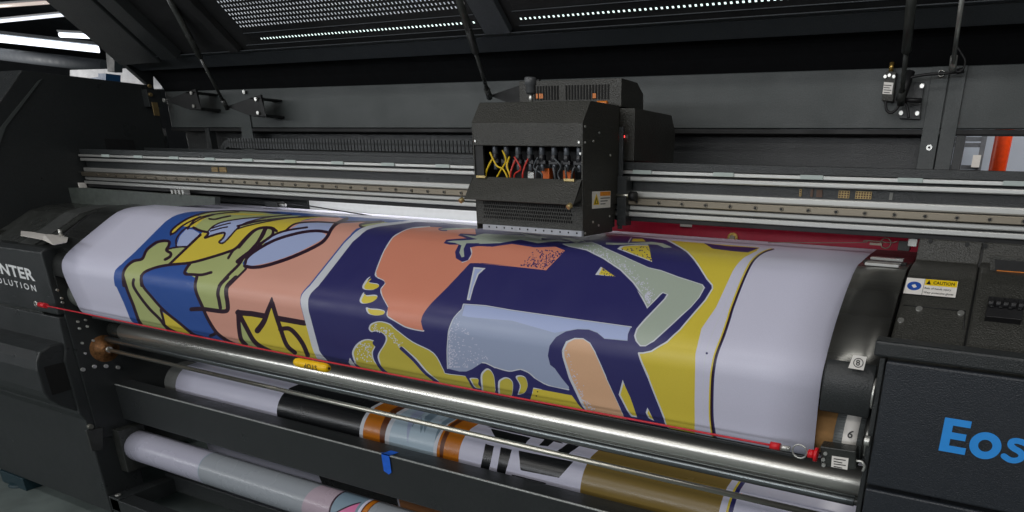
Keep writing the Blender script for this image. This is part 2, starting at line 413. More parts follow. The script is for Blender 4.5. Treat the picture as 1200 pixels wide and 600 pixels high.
st(mr, 3.2, D([(0,330),(60,260),(120,205),(180,190),(235,200),(235,240),(200,270),(140,310)])); st(mr, 3.2, D([(180,200),(150,260),(120,310)]))
st(mr, 4.0, D([(40,460),(100,470),(200,455),(380,395),(560,310),(620,255),(650,200),(690,160),(760,128)])); 
st(mr, 3.4, D([(45,440),(60,400),(130,345),(260,275),(420,228),(540,213),(620,222)]))
st(mr, 2.4, D([(150,310),(240,245),(340,210),(480,188)])); st(mr, 2.2, D([(330,210),(380,170),(440,155),(560,150),(680,155),(800,147),(1020,148)]), 1.4)
st(mr, 2.6, D([(1000,147),(900,158),(850,172),(870,188),(900,190)]))
st(mr, 6.4, G([(52,158),(150,166),(230,180),(330,198),(522,232)]), smooth=False)
f('yellow', G([(290,110),(345,260),(250,300),(190,285),(245,205)]), False)
st(mr, 5.0, G([(55,150),(60,260),(75,345),(110,385)]))
st(mr, 5.2, G([(60,165),(110,260),(160,350),(210,395),(280,430)]))
st(mr, 7.0, G([(190,285),(235,222),(262,150),(288,85)]), 4.6); st(mr, 2.2, G([(291,55),(290,92)]), 6); st(mr, 5.0, G([(295,90),(315,160),(350,265),(395,385),(455,440)]))
f('maroon', G([(292,48),(272,112),(291,128),(312,112)]), False)
st(mr, 5.2, G([(350,275),(410,270),(460,310),(510,380),(545,460)]))
# white frame between the two pictures
fl = D([(1130,148),(1000,160),(900,180),(830,215),(740,300),(500,600)])+G([(505,30),(493,70),(505,140),(570,390),(600,460),(640,520)])
fr = D([(1240,150),(1100,168),(990,182),(900,207),(800,290),(560,600)])+G([(565,25),(548,65),(552,150),(625,425),(680,490),(700,540)])
NB = N_([(300,400),(700,470),(1190,560),(1230,600)])
# right picture: navy ground
right = D([(1240,150)])+[(520,261),(600,268),(720,276.5),(740,277)]+O_([(200,110),(360,128),(440,165),(540,240),(640,390),(685,440),(690,465),(640,560)])+M_([(1130,330),(980,430),(920,440),(890,445),(960,620)])+N_([(1130,330),(1240,560)])+[(740,520),(560,500),(383,450)]
f('navy', right+fr[::-1][:-1], False)
f('frame', fl+fr[::-1], False)
# coral field
cor = J([(1100,60),(960,50),(800,42),(620,35),(500,45),(420,75),(360,115),(300,210),(245,350),(250,385),(300,410),(310,435),(280,475),(290,520),(330,595)])
cor2 = K_([(325,60),(380,95),(450,135),(520,155),(578,165),(560,100),(570,60),(610,0)])
st('frame', 1.9, cor[3:]+K_([(335,10),(325,60),(380,97),(450,137),(520,157),(578,166)]))
f('orange', cor+cor2+J([(640,565),(750,455),(905,290),(1000,290),(1200,310)])+L_([(0,352),(280,378),(480,400),(615,260),(560,235),(400,240),(240,215),(100,235),(0,225),(-20,110),(200,120),(380,140),(700,165),(700,140),(300,125),(30,105)]), False)
f('navy', L_([(250,195),(420,215),(760,190),(900,240),(1000,330),(700,270),(615,262),(540,232),(400,238)]), False)
# toes / fingernails
for P, c in ((J([(205,385),(180,400),(148,450),(160,475),(220,478),(262,455),(255,435),(185,420)]), 0), (J([(158,495),(140,520),(128,555),(150,575),(210,565),(252,530),(240,512),(170,515)]), 0), (K_([(180,0),(172,10),(190,45),(240,58),(295,50),(303,25),(260,12),(200,8)]), 0)):
    f('frame', P); f('yellow', [(x*.88+.12*(sum(p[0] for p in P)/8)+1.2, y*.82+.18*(sum(p[1] for p in P)/8)+.8) for x, y in P])
# splash creature
splash = J([(720,150),(740,125),(830,118),(880,115),(820,95),(840,82),(960,88),(985,70),(1100,75),(1300,85)])+L_([(300,130),(500,160),(700,160),(790,185),(820,215),(760,235),(690,225),(620,215),(430,230),(330,215),(300,200),(150,225),(30,235)])+J([(1080,172),(960,170),(905,180),(915,225),(890,270),(850,282),(805,255),(800,210),(825,160),(760,160)])
st('frame', 1.6, J([(905,175),(915,215),(895,262),(850,282)]))
f('navy', [(x, y) for x, y in splash], False)
f('greyg', J([(740,140),(790,132),(900,128),(960,122),(920,112),(850,90),(940,100),(1000,82),(1100,88),(1300,98)])+L_([(300,140),(500,172),(640,172),(740,190),(780,215),(720,218),(650,205),(560,195),(420,210),(300,185),(150,210),(0,215)])+J([(980,150),(880,150),(860,190),(865,245),(845,250),(830,215),(845,165),(800,148)]), False)
f('greyg', J([(700,50),(760,42),(900,38),(990,42),(860,50),(730,60)]), False); st('navy', 1.6, J([(960,36),(760,40),(690,48),(700,58),(740,60)]))
st('navy', 3., L_([(455,180),(560,178),(640,195),(690,215),(730,200),(770,215)]), 1.5)
# lilac bag, mostly in the shaded lilac, with highlight, light curve
f('frame', J([(930,318),(1015,325),(965,370),(930,460),(905,552),(882,548)]), False); f('lilac', J([(940,330),(990,332),(955,365),(925,450),(902,535),(893,540)]), False)
f('frame', L_([(-30,378),(55,385),(20,420),(-5,445)]), False) if False else None
bag = K_([(748,430),(745,300),(755,170),(790,80),(850,15)])+J([(860,580),(1010,590)])+M_([(0,143),(400,200),(838,260),(815,310),(812,357),(650,342),(600,300),(540,278),(460,275),(380,290),(310,330),(265,390),(252,460),(268,525)])+N_([(420,130),(470,200),(520,260),(520,285),(400,262),(300,215),(240,165),(180,140),(100,150),(0,125)])+Q_([(600,185),(540,155),(510,150),(440,195),(400,212),(350,212),(262,190)])
st('frame', 1.6, bag[:5]+bag[5:7]+M_([(0,143),(400,200),(838,260)]), smooth=False)
f('steel', bag, False)
f('lilac', J([(870,585),(1010,595)])+M_([(0,147),(400,204),(830,263),(815,310),(812,352),(650,338),(600,296),(540,274),(460,271),(380,286),(300,300),(0,215)])+K_([(900,70),(850,60)]), False)
st('frame', 1.2, N_([(520,280),(400,258),(300,213),(240,163),(180,138),(100,150),(0,123)])+Q_([(600,185),(540,155),(510,150)]))
# tan arm
f('frame', M_([(410,600),(370,500),(353,420),(380,360),(440,336),(500,338),(550,370),(585,430),(660,600)])+N_([(790,210),(900,450),(980,560),(700,520),(600,370),(520,200),(475,50),(470,0)]), False)
f('tan', M_([(420,600),(385,500),(368,420),(390,372),(440,345),(500,345),(545,375),(580,435),(652,600)])+N_([(785,210),(900,455),(960,560),(700,520),(620,370),(540,200),(490,50),(485,0)]), False)
f('navy', N_([(440,180),(530,320),(640,412),(660,440),(560,420),(520,330),(400,270)]), False) if False else None
f('frame', N_([(898,210),(870,315),(930,430),(960,470),(1000,475)]), False); f('yellow', N_([(905,235),(882,315),(940,430),(970,462),(998,465),(950,330)]), False)
f('frame', N_([(1072,405),(1060,440),(1080,480),(1120,500)]), False); f('yellow', N_([(1080,425),(1072,445),(1090,478),(1115,490)]), False)
# yellow hand at lower left, in the shaded yellow
f('frame', K_([(210,175),(192,150),(210,115),(270,98),(340,115),(380,150),(500,240),(650,320),(720,440),(740,465),(880,485),(960,520),(960,640),(600,620),(420,560),(300,460),(262,380),(258,330),(300,260),(312,215),(285,180),(240,170)]))
f('yellow_shade', K_([(215,168),(203,148),(218,122),(270,105),(335,122),(380,158),(500,248),(645,325),(715,440),(740,470),(880,488),(960,525),(960,640),(600,620),(420,560),(300,450),(272,380),(268,330),(312,255),(322,215),(290,178),(240,165)]))
f('frame', K_([(150,480),(80,350),(85,290),(130,240),(190,224),(245,245),(238,280),(222,320),(235,380),(290,450)]))
f('yellow_shade', K_([(160,480),(92,350),(97,295),(138,248),(190,232),(238,250),(228,285),(213,320),(228,380),(280,450)]))
st('navy', 5.5, K_([(235,250),(255,280),(238,320),(245,370),(280,430),(340,480)]), 3)
st('navy', 3, K_([(20,370),(80,395),(125,425),(180,460)])); f('frame', K_([(60,355),(52,385),(90,420),(130,430),(90,395)]), False)
st('frame', 4.6, K_([(425,290),(520,370),(600,460),(680,525)]), 3); st('navy', 4.0, K_([(420,288),(510,372),(590,462),(680,530)]), 3)
# yellow strip and shaded yellow fingers at the bottom
f('yellow', N_([(262,268),(540,320),(600,400),(700,470),(200,400)]), False); st('frame', 1.4, N_([(240,340),(262,300),(265,268),(330,275)]), smooth=False)
f('navy', Q_([(245,190),(400,225),(440,205),(510,158),(560,170),(660,225),(780,200),(860,250),(960,310),(1120,345),(1120,375),(870,325),(850,420),(500,420),(390,240),(245,212)]), False)
for P in (Q_([(505,320),(500,240),(520,205),(550,190),(580,215),(598,270),(600,400),(520,380)]), Q_([(628,380),(622,290),(645,262),(680,252),(715,270),(728,310),(715,390),(660,410)]), Q_([(745,250),(780,238),(815,255),(830,310),(810,360),(770,375),(760,370),(775,310)]), Q_([(425,258),(480,262),(480,300),(500,330),(460,325),(430,280)])):
    f('frame', P); cx = sum(p[0] for p in P)/len(P); cy = sum(p[1] for p in P)/len(P)
    f('yellow_shade', [(cx+(x-cx)*.86+.9, cy+(y-cy)*.9+.3) for x, y in P])
S.dot('maroon', 630, 459, .9); S.dot('maroon', 628.5, 464, .9)
# grey-green boomerang
arm = L_([(590,215),(800,200),(880,235),(1200,380)])+O_([(330,340),(450,385),(560,420),(620,440),(637,462),(600,530),(540,600)])+M_([(1200,175),(1120,250),(1000,360),(940,395),(900,395),(870,360),(858,320),(875,270),(930,205),(1070,60),(1088,30),(1060,20),(1040,40),(950,130),(930,90),(880,0)])+L_([(1170,600),(1090,490),(1000,400),(880,320),(760,260),(640,235)])
st('navy', 8, O_([(560,600),(620,540),(662,470)])+[])
f('frame', [(x, y) for x, y in arm], False)
f('greyg', L_([(600,215),(800,205),(880,240),(1200,384)])+O_([(330,346),(450,391),(560,425),(615,443),(628,462),(592,530),(532,600)])+M_([(1190,172),(1110,248),(995,352),(940,387),(905,387),(880,356),(870,320),(885,275),(940,210),(1080,62),(1100,30),(1060,12),(1035,30),(955,118),(940,90),(895,0)])+L_([(1185,600),(1100,485),(1008,393),(885,312),(765,252),(640,228)]), False)
st('navy', 4.2, M_([(945,155),(1000,100),(1058,38)]))
# outline of the navy field against the yellow
yl = O_([(380,132),(440,165),(540,240),(600,320),(650,400),(688,445),(690,468),(640,550)])+M_([(1180,280),(1090,365),(980,430),(920,442),(890,442),(925,540),(960,610)])+N_([(1010,25),(1080,200),(1190,480),(1240,560)])
f('yellow', O_([(380,130),(630,150),(1020,180),(1000,205),(940,235),(880,280),(830,350),(715,600)])+[(822,390),(815,420),(814,470),(814.5,520),(790,520)]+yl[::-1], False)
st('frame', 1.7, yl, smooth=False)
f('navy', O_([(630,150),(800,170),(1020,183),(940,215),(820,205),(690,188)]), False)
# white margin band with registration lines, yellow and purple rules
mg = O_([(1050,180),(1000,205),(940,235),(880,280),(830,350),(715,600)])+[(822,385),(815,415),(814,470),(814.5,530)]
rule = O_([(1110,190),(1040,215),(980,260),(940,320),(890,430),(825,600)])+[(853,375),(847,393),(839,414),(835.5,430),(833.5,450),(833,487),(836,510),(841,532)]
f('white', mg+(rule[::-1]), False)
st('yellow', 1.5, [(x-1.0, y) for x, y in rule], 2.8); st('maroon', 1.6, [(x+1.3, y+.2) for x, y in rule], 4.4); st('navy', .6, [(x+2.5, y+.2) for x, y in rule], 1.4)
st('frame', .7, [(x*.45+X*.55-.4, y*.45+Y*.55) for (x, y), (X, Y) in zip(mg[:6]+mg[6:8]+mg[8:], (rule[:6]+[rule[7], rule[9], rule[11], rule[13]])[:10])])
S.dot('navy', 828.3, 414, 1.4, n=8)
# yellow bits on navy
f('frame', L_([(865,375),(825,432),(968,445)]), False); f('yellow', L_([(875,382),(850,430),(968,445)]), False)
f('frame', O_([(20,190),(45,170),(150,160),(235,160),(265,282)]), False); f('yellow', O_([(45,190),(70,172),(150,166),(240,166),(265,278)]), False)
f('greyg', O_([(-60,145),(100,150),(260,140),(340,150),(405,180),(350,182),(300,160),(180,155),(0,162),(-60,158)]), False)
f('yellow', O_([(130,118),(200,118),(220,138),(120,138)]), False); st('frame', 1.2, O_([(118,112),(100,142)]))
# stipple
def stip(c, n, gen, r0, r1):
    for _ in range(n):
        q = gen()
        if q: S.dot(c, q[0], q[1], random.uniform(r0, r1), n=5)
def tri(a, b, c2, pw=1.):
    def g():
        u = random.random()**pw; v = random.random()
        p = (a[0]+(b[0]-a[0])*u, a[1]+(b[1]-a[1])*u); q = (a[0]+(c2[0]-a[0])*u, a[1]+(c2[1]-a[1])*u)
        return (p[0]+(q[0]-p[0])*v, p[1]+(q[1]-p[1])*v)
    return g
def cor_dots():
    u = random.random()**.6; v = random.random()
    x0, y0 = 607, 311; x1, y1 = 640, 315; X0, Y0 = 635, 292; X1, Y1 = 661, 294
    a = (x0+(x1-x0)*u, y0+(y1-y0)*u); b = (X0-8+(X1-X0+8)*u, Y0+(Y1-Y0)*u)
    return (a[0]+(b[0]-a[0])*v, a[1]+(b[1]-a[1])*v)
stip('navy', 210, cor_dots, .45, .95)
def bag_dots():
    u = random.random()**2.2; y = 452-85*random.random()**1.35
    return (526+u*(8+62*max(0, (y-370)/80)), min(y, 430+5*u))if y < 434 else (526+u*70, y-random.random()*30-3) 
def in_bag():
    x, y = bag_dots(); y = min(y, 430)
    return (x, y) if x < 575 and x > 526+max(0, 390-y)*.42 and y < 432-.35*max(0, x-545) else None
stip('white', 300, in_bag, .5, .85)
def arm_dots():
    t = random.random(); P = L_([(700,245),(840,290),(980,375),(1080,465),(1170,570)])+M_([(930,60),(950,105)])
    i = min(int(t*(len(P)-1)), len(P)-2); w = t*(len(P)-1)-i; x = P[i][0]*(1-w)+P[i+1][0]*w; y = P[i][1]*(1-w)+P[i+1][1]*w
    o = abs(random.gauss(0, 5.5)); return (x+o*.8+1, y-o*.55-.5)
stip('white', 230, arm_dots, .5, .85)
def tan_dots():
    t = random.random()**.6; P = [(661,402),(663,425),(670,445),(680,468),(690,480)]
    i = min(int(t*4), 3); w = t*4-i; return (P[i][0]*(1-w)+P[i+1][0]*w+1.5+abs(random.gauss(0, 3.5)), P[i][1]*(1-w)+P[i+1][1]*w)
stip('white', 70, tan_dots, .55, .85)
stip('frame', 150, lambda: (random.gauss(446, 9), random.gauss(387, 4.5)) if True else None, .4, .8) if False else None
def thumb():
    u = random.random(); return (436+u*34+random.uniform(-3, 3), 381+u*u*22+random.uniform(-1.5, 7)*(1-u*.2))
stip('frame', 80, thumb, .5, .9)
stip('frame', 70, lambda: (random.uniform(418, 436), random.uniform(402, 424)), .5, .9)
stip('navy', 34, tri(O_([(265,278)])[0], O_([(45,190)])[0], O_([(240,166)])[0], .6), .5, .9)
stip('navy', 16, tri(L_([(968,445)])[0], L_([(875,382)])[0], L_([(850,430)])[0], .6), .5, .9)
banner = S.build('printed_banner')
banner.modifiers.new('thickness', 'SOLIDIFY').thickness = .0006
tag(banner, 'wide vinyl banner printed with navy, coral and yellow comic shapes, draped over the printer platen', 'banner')
# ------------------------------------------------------------------ the machine
machine = thing('wide_format_printer', (-1.5, 1.75, -H), 'huge black wide format printer with its perforated lid raised and steel rollers in front', 'printer')
def part(name, mb, m, bevel=.0015, parent=machine, label=None): return obj(name, mb, m, parent, bevel, label)
# platen: black curved table under the banner
pp = [(y+.0, z-.003) for y, z in PROF[:14]]
pc = catmull([(1.90,-.179)]+pp, 3)
plat = MB(); plat.prism([(y+.003, z) for y, z in pc]+[(1.40,-.46),(1.90,-.40)], -3.01, -.118, sm=True)
part('platen', plat, GLS, 0)
m = MB(); m.prism(catmull([(1.60,-.181),(1.54,-.186),(1.47,-.213),(1.41,-.247),(1.36,-.283),(1.32,-.325),(1.302,-.365),(1.30,-.41)], 5)+[(1.45,-.41),(1.60,-.3)], -.2185, -.1175, sm=True); part('platen_drum', m, DRUM, 0)
m = MB(); m.box(-3.0, -.125, 1.44, 1.60, -.585, -.47); part('platen_support', m, DARK, 0)
e = MB(); e.box(-2.86, -.24, 1.345, 1.40, -.566, -.557); part('platen_lip', e, BLK, .002)
# steel plate and slot in the right end of the platen
m = MB(); m.box(-.205, -.135, 1.56, 1.60, -.182, -.176); m.box(-.205, -.135, 1.64, 1.66, -.178, -.172); m.box(-.215, -.125, 1.605, 1.635, -.182, -.178, 1)
part('steel_guide', m, [ALU, DARK], .001)
# ---- gantry
g = MB(); X0, X1 = -3.44, .75
def bar(mb, y0, y1, zt, zb, mi=0, x0=X0, x1=X1): mb.box(x0, x1, y0, y1, zb, zt, mi)
beam = MB(); bar(beam, 1.745, 1.83, .016, -.128); part('gantry_beam', beam, BLK, .003)
m = MB(); bar(m, 1.735, 1.744, .0155, -.0042, x0=X0-.02); part('gantry_cover', m, BLK, .0015)
m = MB(); bar(m, 1.722, 1.744, -.0052, -.0140); part('scale_rail', m, ALU, .0015)
m = MB(); bar(m, 1.725, 1.744, -.0195, -.0315); part('upper_rail', m, ALU, .003)
m = MB(); bar(m, 1.728, 1.744, -.0565, -.0735); part('middle_rail', m, ALU, .004)
m = MB(); bar(m, 1.716, 1.742, -.0745, -.0915)
bolt = MB(); x = X0+.12
bolt.cyl((x, 1.7162, -.083), (x, 1.7140, -.083), .0055, 12, 0); bolt.cyl((x, 1.7142, -.083), (x, 1.7136, -.083), .0034, 10, 1)
lr = part('linear_rail', m, ALUD, .002); b0 = part('rail_bolt', bolt, [ALUD, DARK], 0, lr)
for i in range(1, 63):
    c = b0.copy(); col.objects.link(c); c.parent = lr; c.location.x = .0655*i
m = MB(); bar(m, 1.726, 1.742, -.0935, -.1055); part('lower_rail', m, ALU, .003)
m = MB(); bar(m, 1.720, 1.742, -.1095, -.1215); part('bottom_rail', m, ALU, .002)
m = MB(); bar(m, 1.732, 1.744, -.123, -.134); part('gantry_seal', m, RUB, .001)
for px in (125, 163, 205, 247, 291, 341, 396, 455, 519, 752, 847, 950, 1065, 1190):
    y = 187+(px-97)*.0335; x = at('y', 1.72, px, y+1)[0]
    m = MB(); m.box(x-.027, x+.027, 1.719, 1.7225, -.0135, -.0035); part('rail_clip', m, mat('frosted_clip', (176, 188, 184), .35, var=.05), .001)
for px0, px1, c in ((937, 939.5, 0), (950, 953, 1), (957, 964, 1), (983, 996, 0), (1003, 1022, 0), (1043, 1047, 2), (253, 260, 0), (262, 270, 0)):
    x0 = at('y', 1.744, px0, 225)[0]; x1 = at('y', 1.744, px1, 225)[0]
    m = MB(); m.box(x0, x1, 1.7425, 1.7448, -.0525, -.036)
    n = max(1, int((x1-x0)/.006))
    if c == 0:
        for i in range(n):
            for j in range(3): m.box(x0+.001+(x1-x0)/n*i, x0-.0012+(x1-x0)/n*(i+1), 1.7420, 1.7426, -.0515+.0053*j, -.0478+.0053*j, 1)
    part('marking_sticker', m, [(mat('tan_sticker', (196, 170, 110), .5)), (mat('brown_marks', (90, 62, 40), .5))] if c == 0 else [mat('brown_marks2', (92, 66, 50), .5) if c == 1 else mat('grey_marks', (120, 120, 116), .5)], 0)
# boards seen under the gantry
m = MB(); m.box(-1.045, .02, 1.95, 1.965, -.25, -.04)
c = at('y', 1.95, 859, 279); m.cyl((c[0], 1.951, c[2]), (c[0], 1.943, c[2]), .016, 20, 1); m.cyl((c[0], 1.944, c[2]), (c[0], 1.940, c[2]), .009, 16, 2)
c = at('y', 1.95, 804, 263.5); m.box(c[0]-.019, c[0]+.019, 1.948, 1.9505, c[2]-.006, c[2]+.006, 3)
part('red_board', m, [REDM, BRASS, ALUD, WHT], .001)
m = MB(); m.box(-2.37, -1.05, 1.95, 1.96, -.25, -.04); part('white_board', m, mat('white_backing', (235, 238, 242), .4, var=.03), .001)
m = MB(); m.box(-3.4, -2.38, 1.95, 1.965, -.25, -.04); part('dark_board', m, BLK, .001)
# cable and latch in front of the white board
m = MB(); p = [at('y', 1.80, *q) for q in ((337, 238.5), (360, 241), (385, 245), (420, 250.5), (450, 256))]; m.tube(p, .0022)
lt = MB(); a = at('y', 1.80, 313, 238); lt.box(a[0], a[0]+.07, 1.79, 1.82, a[2]-.013, a[2]+.008); lt.cyl((a[0]+.07, 1.80, a[2]-.002), (a[0]+.10, 1.80, a[2]-.003), .006, 12, 1)
lt = part('latch', lt, [BLK, STL], .002); part('latch_cable', m, RUB, 0, lt)
# pinch clamp at left
m = MB(); 
for i in range(4):
    a = at('y', 1.70, 205+i*4.2, 228); m.box(a[0]-.006, a[0]+.005, 1.69, 1.715, a[2]-.03, a[2]+.018)
    m.cyl((a[0], 1.689, a[2]-.012), (a[0], 1.684, a[2]-.012), .004, 10, 1)
part('pinch_clamp', m, [ALU, DARK], .001)
m = MB(); a = at('y', 1.72, 88, 217); m.box(a[0], a[0]+.045, 1.70, 1.73, a[2]-.014, a[2]+.005, 1); m.box(a[0]+.045, a[0]+.07, 1.70, 1.73, a[2]-.012, a[2]+.012); part('rail_stop', m, [WHT, mat('brown_felt', (120, 90, 66), .8)], .002)
# ---- rear wall of the machine
rp = MB(); rp.box(-3.46, 1.0, 2.15, 2.19, .122, .272); part('rear_panel', rp, BLKR, .002)
m = MB(); m.box(-3.46, -.11, 2.21, 2.23, -.15, .121); part('rear_lower_panel', m, BLK, .001)
m = MB(); m.box(-3.46, 1.0, 2.145, 2.20, .106, .1195); part('rear_rail', m, DARK, .002)
for xa, xb in ((-.182, -.139), (-.136, -.097)):
    m = MB(); m.box(xa, xb, 2.142, 2.16, -.02, .2715); part('rear_post', m, BLKR, .0015)
m = MB(); m.box(-.0955, -.072, 2.15, 2.19, -.02, .106); part('window_post', m, BLK, .001)
m = MB(); m.box(.30, 1.0, 2.20, 2.22, -.15, .106); part('rear_lower_panel', m, BLK, .001)
a = at('y', 2.142, 1089, 173); m = MB(); m.cyl((a[0], 2.143, a[2]), (a[0], 2.137, a[2]), .0075, 16); m.cyl((a[0], 2.1372, a[2]), (a[0], 2.1365, a[2]), .0035, 6, 1); part('panel_screw', m, [STL, DARK], 0)
for px in (190, 247):
    a = at('y', 2.15, px, 165); m = MB(); m.box(a[0]-.014, a[0]+.014, 2.14, 2.17, -.02, .118); part('rear_post', m, BLK, .001)
a = at('y', 2.15, 285, 120); m = MB(); m.box(a[0]-.035, a[0]+.035, 2.144, 2.149, -.02, .2); part('rear_post', m, BLKR, .001)
a = at('y', 2.14, 286, 108); m = MB(); m.cyl((a[0], 2.143, a[2]), (a[0], 2.137, a[2]), .008, 14); part('panel_screw', m, STL, 0)
# cable chain lying behind the gantry
ch = MB(); n = 0
za, zb = at('y', 2.0, 400, 164)[2], at('y', 2.0, 400, 176)[2]
xa = at('y', 2.0, 275, 165)[0]; xb = -1.25
path = [(x, zb-.002) for x in (xa+.02, xa+.0)] ; path = []
zc = (za+zb)/2; ch.box(xa, xb, 1.985, 2.04, zc-.017, zc+.012)
for k in range(int((xb-xa)/.0165)):
    x = xa+.0165*k; ch.box(x-.0062, x+.0062, 1.975, 2.045, zc-.019, zc+.019); ch.cyl((x, 1.9752, zc+.004), (x, 1.9740, zc+.004), .0045, 8, 1); ch.cyl((x+.006, 1.9752, zc-.010), (x+.006, 1.9742, zc-.010), .0035, 8, 1)
for k in range(9):
    q = math.radians(8+14*k); x = xa-.004-.058*math.sin(q); z = zc-.058+.058*math.cos(q); ch.box(x-.009, x+.009, 1.975, 2.045, z-.012, z+.012)
part('cable_chain', ch, [mat('chain_plastic', (52, 55, 56), .5), DARK], .001)
m = MB(); m.box(-3.4, -.9, 1.97, 2.06, -.03, (za+zb)/2-.024); part('chain_tray', m, BLK, .001)
# ---- lid, hinged at the back and raised
lid = MB()
def lz(y): return .291+.868*(2.08-y)
# rear flange: profile along x
fl_ = [(2.10,.40),(2.085,.352),(2.058,.3475),(2.052,.3445),(1.985,.3745),(1.985,.398),(2.10,.412)]
lid.prism(fl_, -3.46, 1.0)
lid.box(-3.46, 1.0, 1.955, 1.99, .3765, .3795)
part('lid_hinge_beam', lid, LIDM, .0015)
m = MB(); m.prism([(2.17,.2725),(2.155,.2725),(2.13,.31),(2.11,.335),(2.085,.351),(2.085,.40),(2.17,.42)], -3.46, 1.0); part('hinge_recess_shade', m, mat('recess_shade_black', (14, 15, 17), .8, spec=.15), 0)  # shade of the hinge recess, put in as a near-black surface
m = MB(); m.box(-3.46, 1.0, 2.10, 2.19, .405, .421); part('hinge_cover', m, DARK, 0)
sh = MB()                                               # perforated sheet with real holes
u = Vector((0, -1, .868)).normalized(); O = Vector((0, 1.965, .391))
def perf(x0, x1, s0, s1, px, ps, hx, hs, stag=True):
    nx = int((x1-x0)/px); ns = max(1, int(round((s1-s0)/ps))); 
    for j in range(ns):
        sa = s0+(s1-s0)*j/ns; sb = s0+(s1-s0)*(j+1)/ns
        off = px/2 if stag and j % 2 else 0
        if off: sh.add([O+Vector((x0, 0, 0))+u*sa, O+Vector((x0+off, 0, 0))+u*sa, O+Vector((x0+off, 0, 0))+u*sb, O+Vector((x0, 0, 0))+u*sb], [(0,1,2,3)])
        for i in range(nx):
            xa = x0+off+px*i; xb = xa+px; cx = (xa+xb)/2; cs = (sa+sb)/2
            P = [(xa, sa), (xb, sa), (xb, sb), (xa, sb), (cx-hx/2, cs-hs/2), (cx+hx/2, cs-hs/2), (cx+hx/2, cs+hs/2), (cx-hx/2, cs+hs/2)]
            sh.add([O+Vector((a, 0, 0))+u*b for a, b in P], [(0,1,5,4),(1,2,6,5),(2,3,7,6),(3,0,4,7)])
        xe = x0+off+px*nx
        if x1-xe > 1e-4: sh.add([O+Vector((xe, 0, 0))+u*sa, O+Vector((x1, 0, 0))+u*sa, O+Vector((x1, 0, 0))+u*sb, O+Vector((xe, 0, 0))+u*sb], [(0,1,2,3)])
def solid(x0, x1, s0, s1):
    sh.add([O+Vector((x0, 0, 0))+u*s0, O+Vector((x1, 0, 0))+u*s0, O+Vector((x1, 0, 0))+u*s1, O+Vector((x0, 0, 0))+u*s1], [(0,1,2,3)])
sA, sB, sC = .0215, .0375, .075
solid(-3.44, 1.0, -.02, sA); solid(-3.44, -2.55, sA, .9); solid(-2.55, 1.0, sB, sC)
LP = .0165
perf(-2.50, -1.51, sA, sB, LP, .016, .0066, .0072, False); solid(-2.55, -2.50, sA, sB); solid(-1.51, -1.35, sA, .9); perf(-1.35, -.30, sA, sB, LP, .016, .0066, .0068, False); solid(-.30, 1.0, sA, .9)
perf(-2.55, -1.51, sC, sC+.208, LP, .016, .0062, .0080, False); perf(-1.35, -.30, .115, .275, LP, .016, .0070, .0085, False)
solid(-2.55, -1.51, sC+.208, .9); solid(-1.35, -.30, sC, .115); solid(-1.35, -.30, .275, .9)
shp = part('perforated_panel', sh, DARK, 0); mo = shp.modifiers.new('thick', 'SOLIDIFY'); mo.thickness = .0008
def onlid(px, py, off=0.):                             # point on the lid's inner face
    d = ray(px, py); k = .868; z0 = O.z-off; t = (z0+k*O.y)/(d[2]+k*d[1]); return Vector(d*t)
def strip(name, a, b, w, h, m=LIDM):
    a = Vector(a); b = Vector(b); d = (b-a).normalized(); n = Vector((0, -.868, -1)).normalized(); s = d.cross(n).normalized()*w/2
    mb = MB(); P = [a-s, a+s, b+s, b-s]; mb.extr(P, n*h); return part(name, mb, m, .002)
strip('lid_rib', (-1.435, 1.965, .39), (-1.435, 1.35, .924), .095, .02)
strip('lid_rib', (-2.66, 1.965, .39), (-2.66, 1.35, .924), .05, .025, DARK)
strip('lid_rib', (-3.05, 1.965, .39), (-3.05, 1.35, .924), .10, .04, BLK)
strip('lid_seam', (-2.56, 1.922, .4275), (-1.50, 1.922, .4275), .003, .003)
strip('lid_seam', (-1.36, 1.922, .4275), (.02, 1.922, .4275), .003, .003)
strip('lid_seam', (-2.60, 1.958, .396), (-1.50, 1.958, .396), .003, .003)
strip('lid_seam', (-1.36, 1.958, .396), (.02, 1.958, .396), .003, .003)
m = MB(); m.extr([(-3.47, 2.09, .275), (-3.47, 2.12, .42), (-3.47, 1.45, .96), (-3.47, 1.35, .93)], (.03, 0, 0)); part('lid_side', m, BLK, .002)
m = MB(); m.extr([(-3.44, 1.99, .385), (-3.44, 1.35, .94), (-3.16, 1.35, .94), (-3.16, 1.99, .385)], (0, -.02, -.03)); part('lid_side', m, BLK, .004)
# brackets + gas struts
def bracket(x, z, w=.17, h=.06, y=2.15, flip=1):
    m = MB(); m.extr([(x, y-.10, z), (x+flip*w, y-.10, z+h), (x+flip*w, y-.10, z-h*.9), (x+flip*w*.6, y-.10, z-h*.8)], (0, .012, 0))
    m.box(min(x+flip*w*.7, x+flip*w), max(x+flip*w*.7, x+flip*w), y-.10, y, z-h*.9, z-h*.7); m.box(min(x+flip*w*.7, x+flip*w), max(x+flip*w*.7, x+flip*w), y-.10, y, z+h*.6, z+h*.75)
    b = part('strut_bracket', m, DARK, .001)
    s = MB()
    for dz in (.6, -.6): s.cyl((x+flip*w*.9, y-.102, z+h*dz), (x+flip*w*.9, y-.108, z+h*dz), .007, 12)
    s.cyl((x+flip*.008, y-.102, z), (x+flip*.008, y-.112, z), .008, 12)
    obj('screw', s, STL, b)
    return b
def strut(a, b):
    m = MB(); a = Vector(a); b = Vector(b); c = a+(b-a)*.42
    m.cyl(a, c+(c-a)*.02, .0062, 12, 1); m.lathe(c, b, [(0, .0085), (.02, .0115), (1, .0115)], 14, 0); m.cyl(a-(b-a).normalized()*.01, a+(b-a).normalized()*.03, .010, 12)
    return part('gas_strut', m, [BLKS, BLKS], 0)
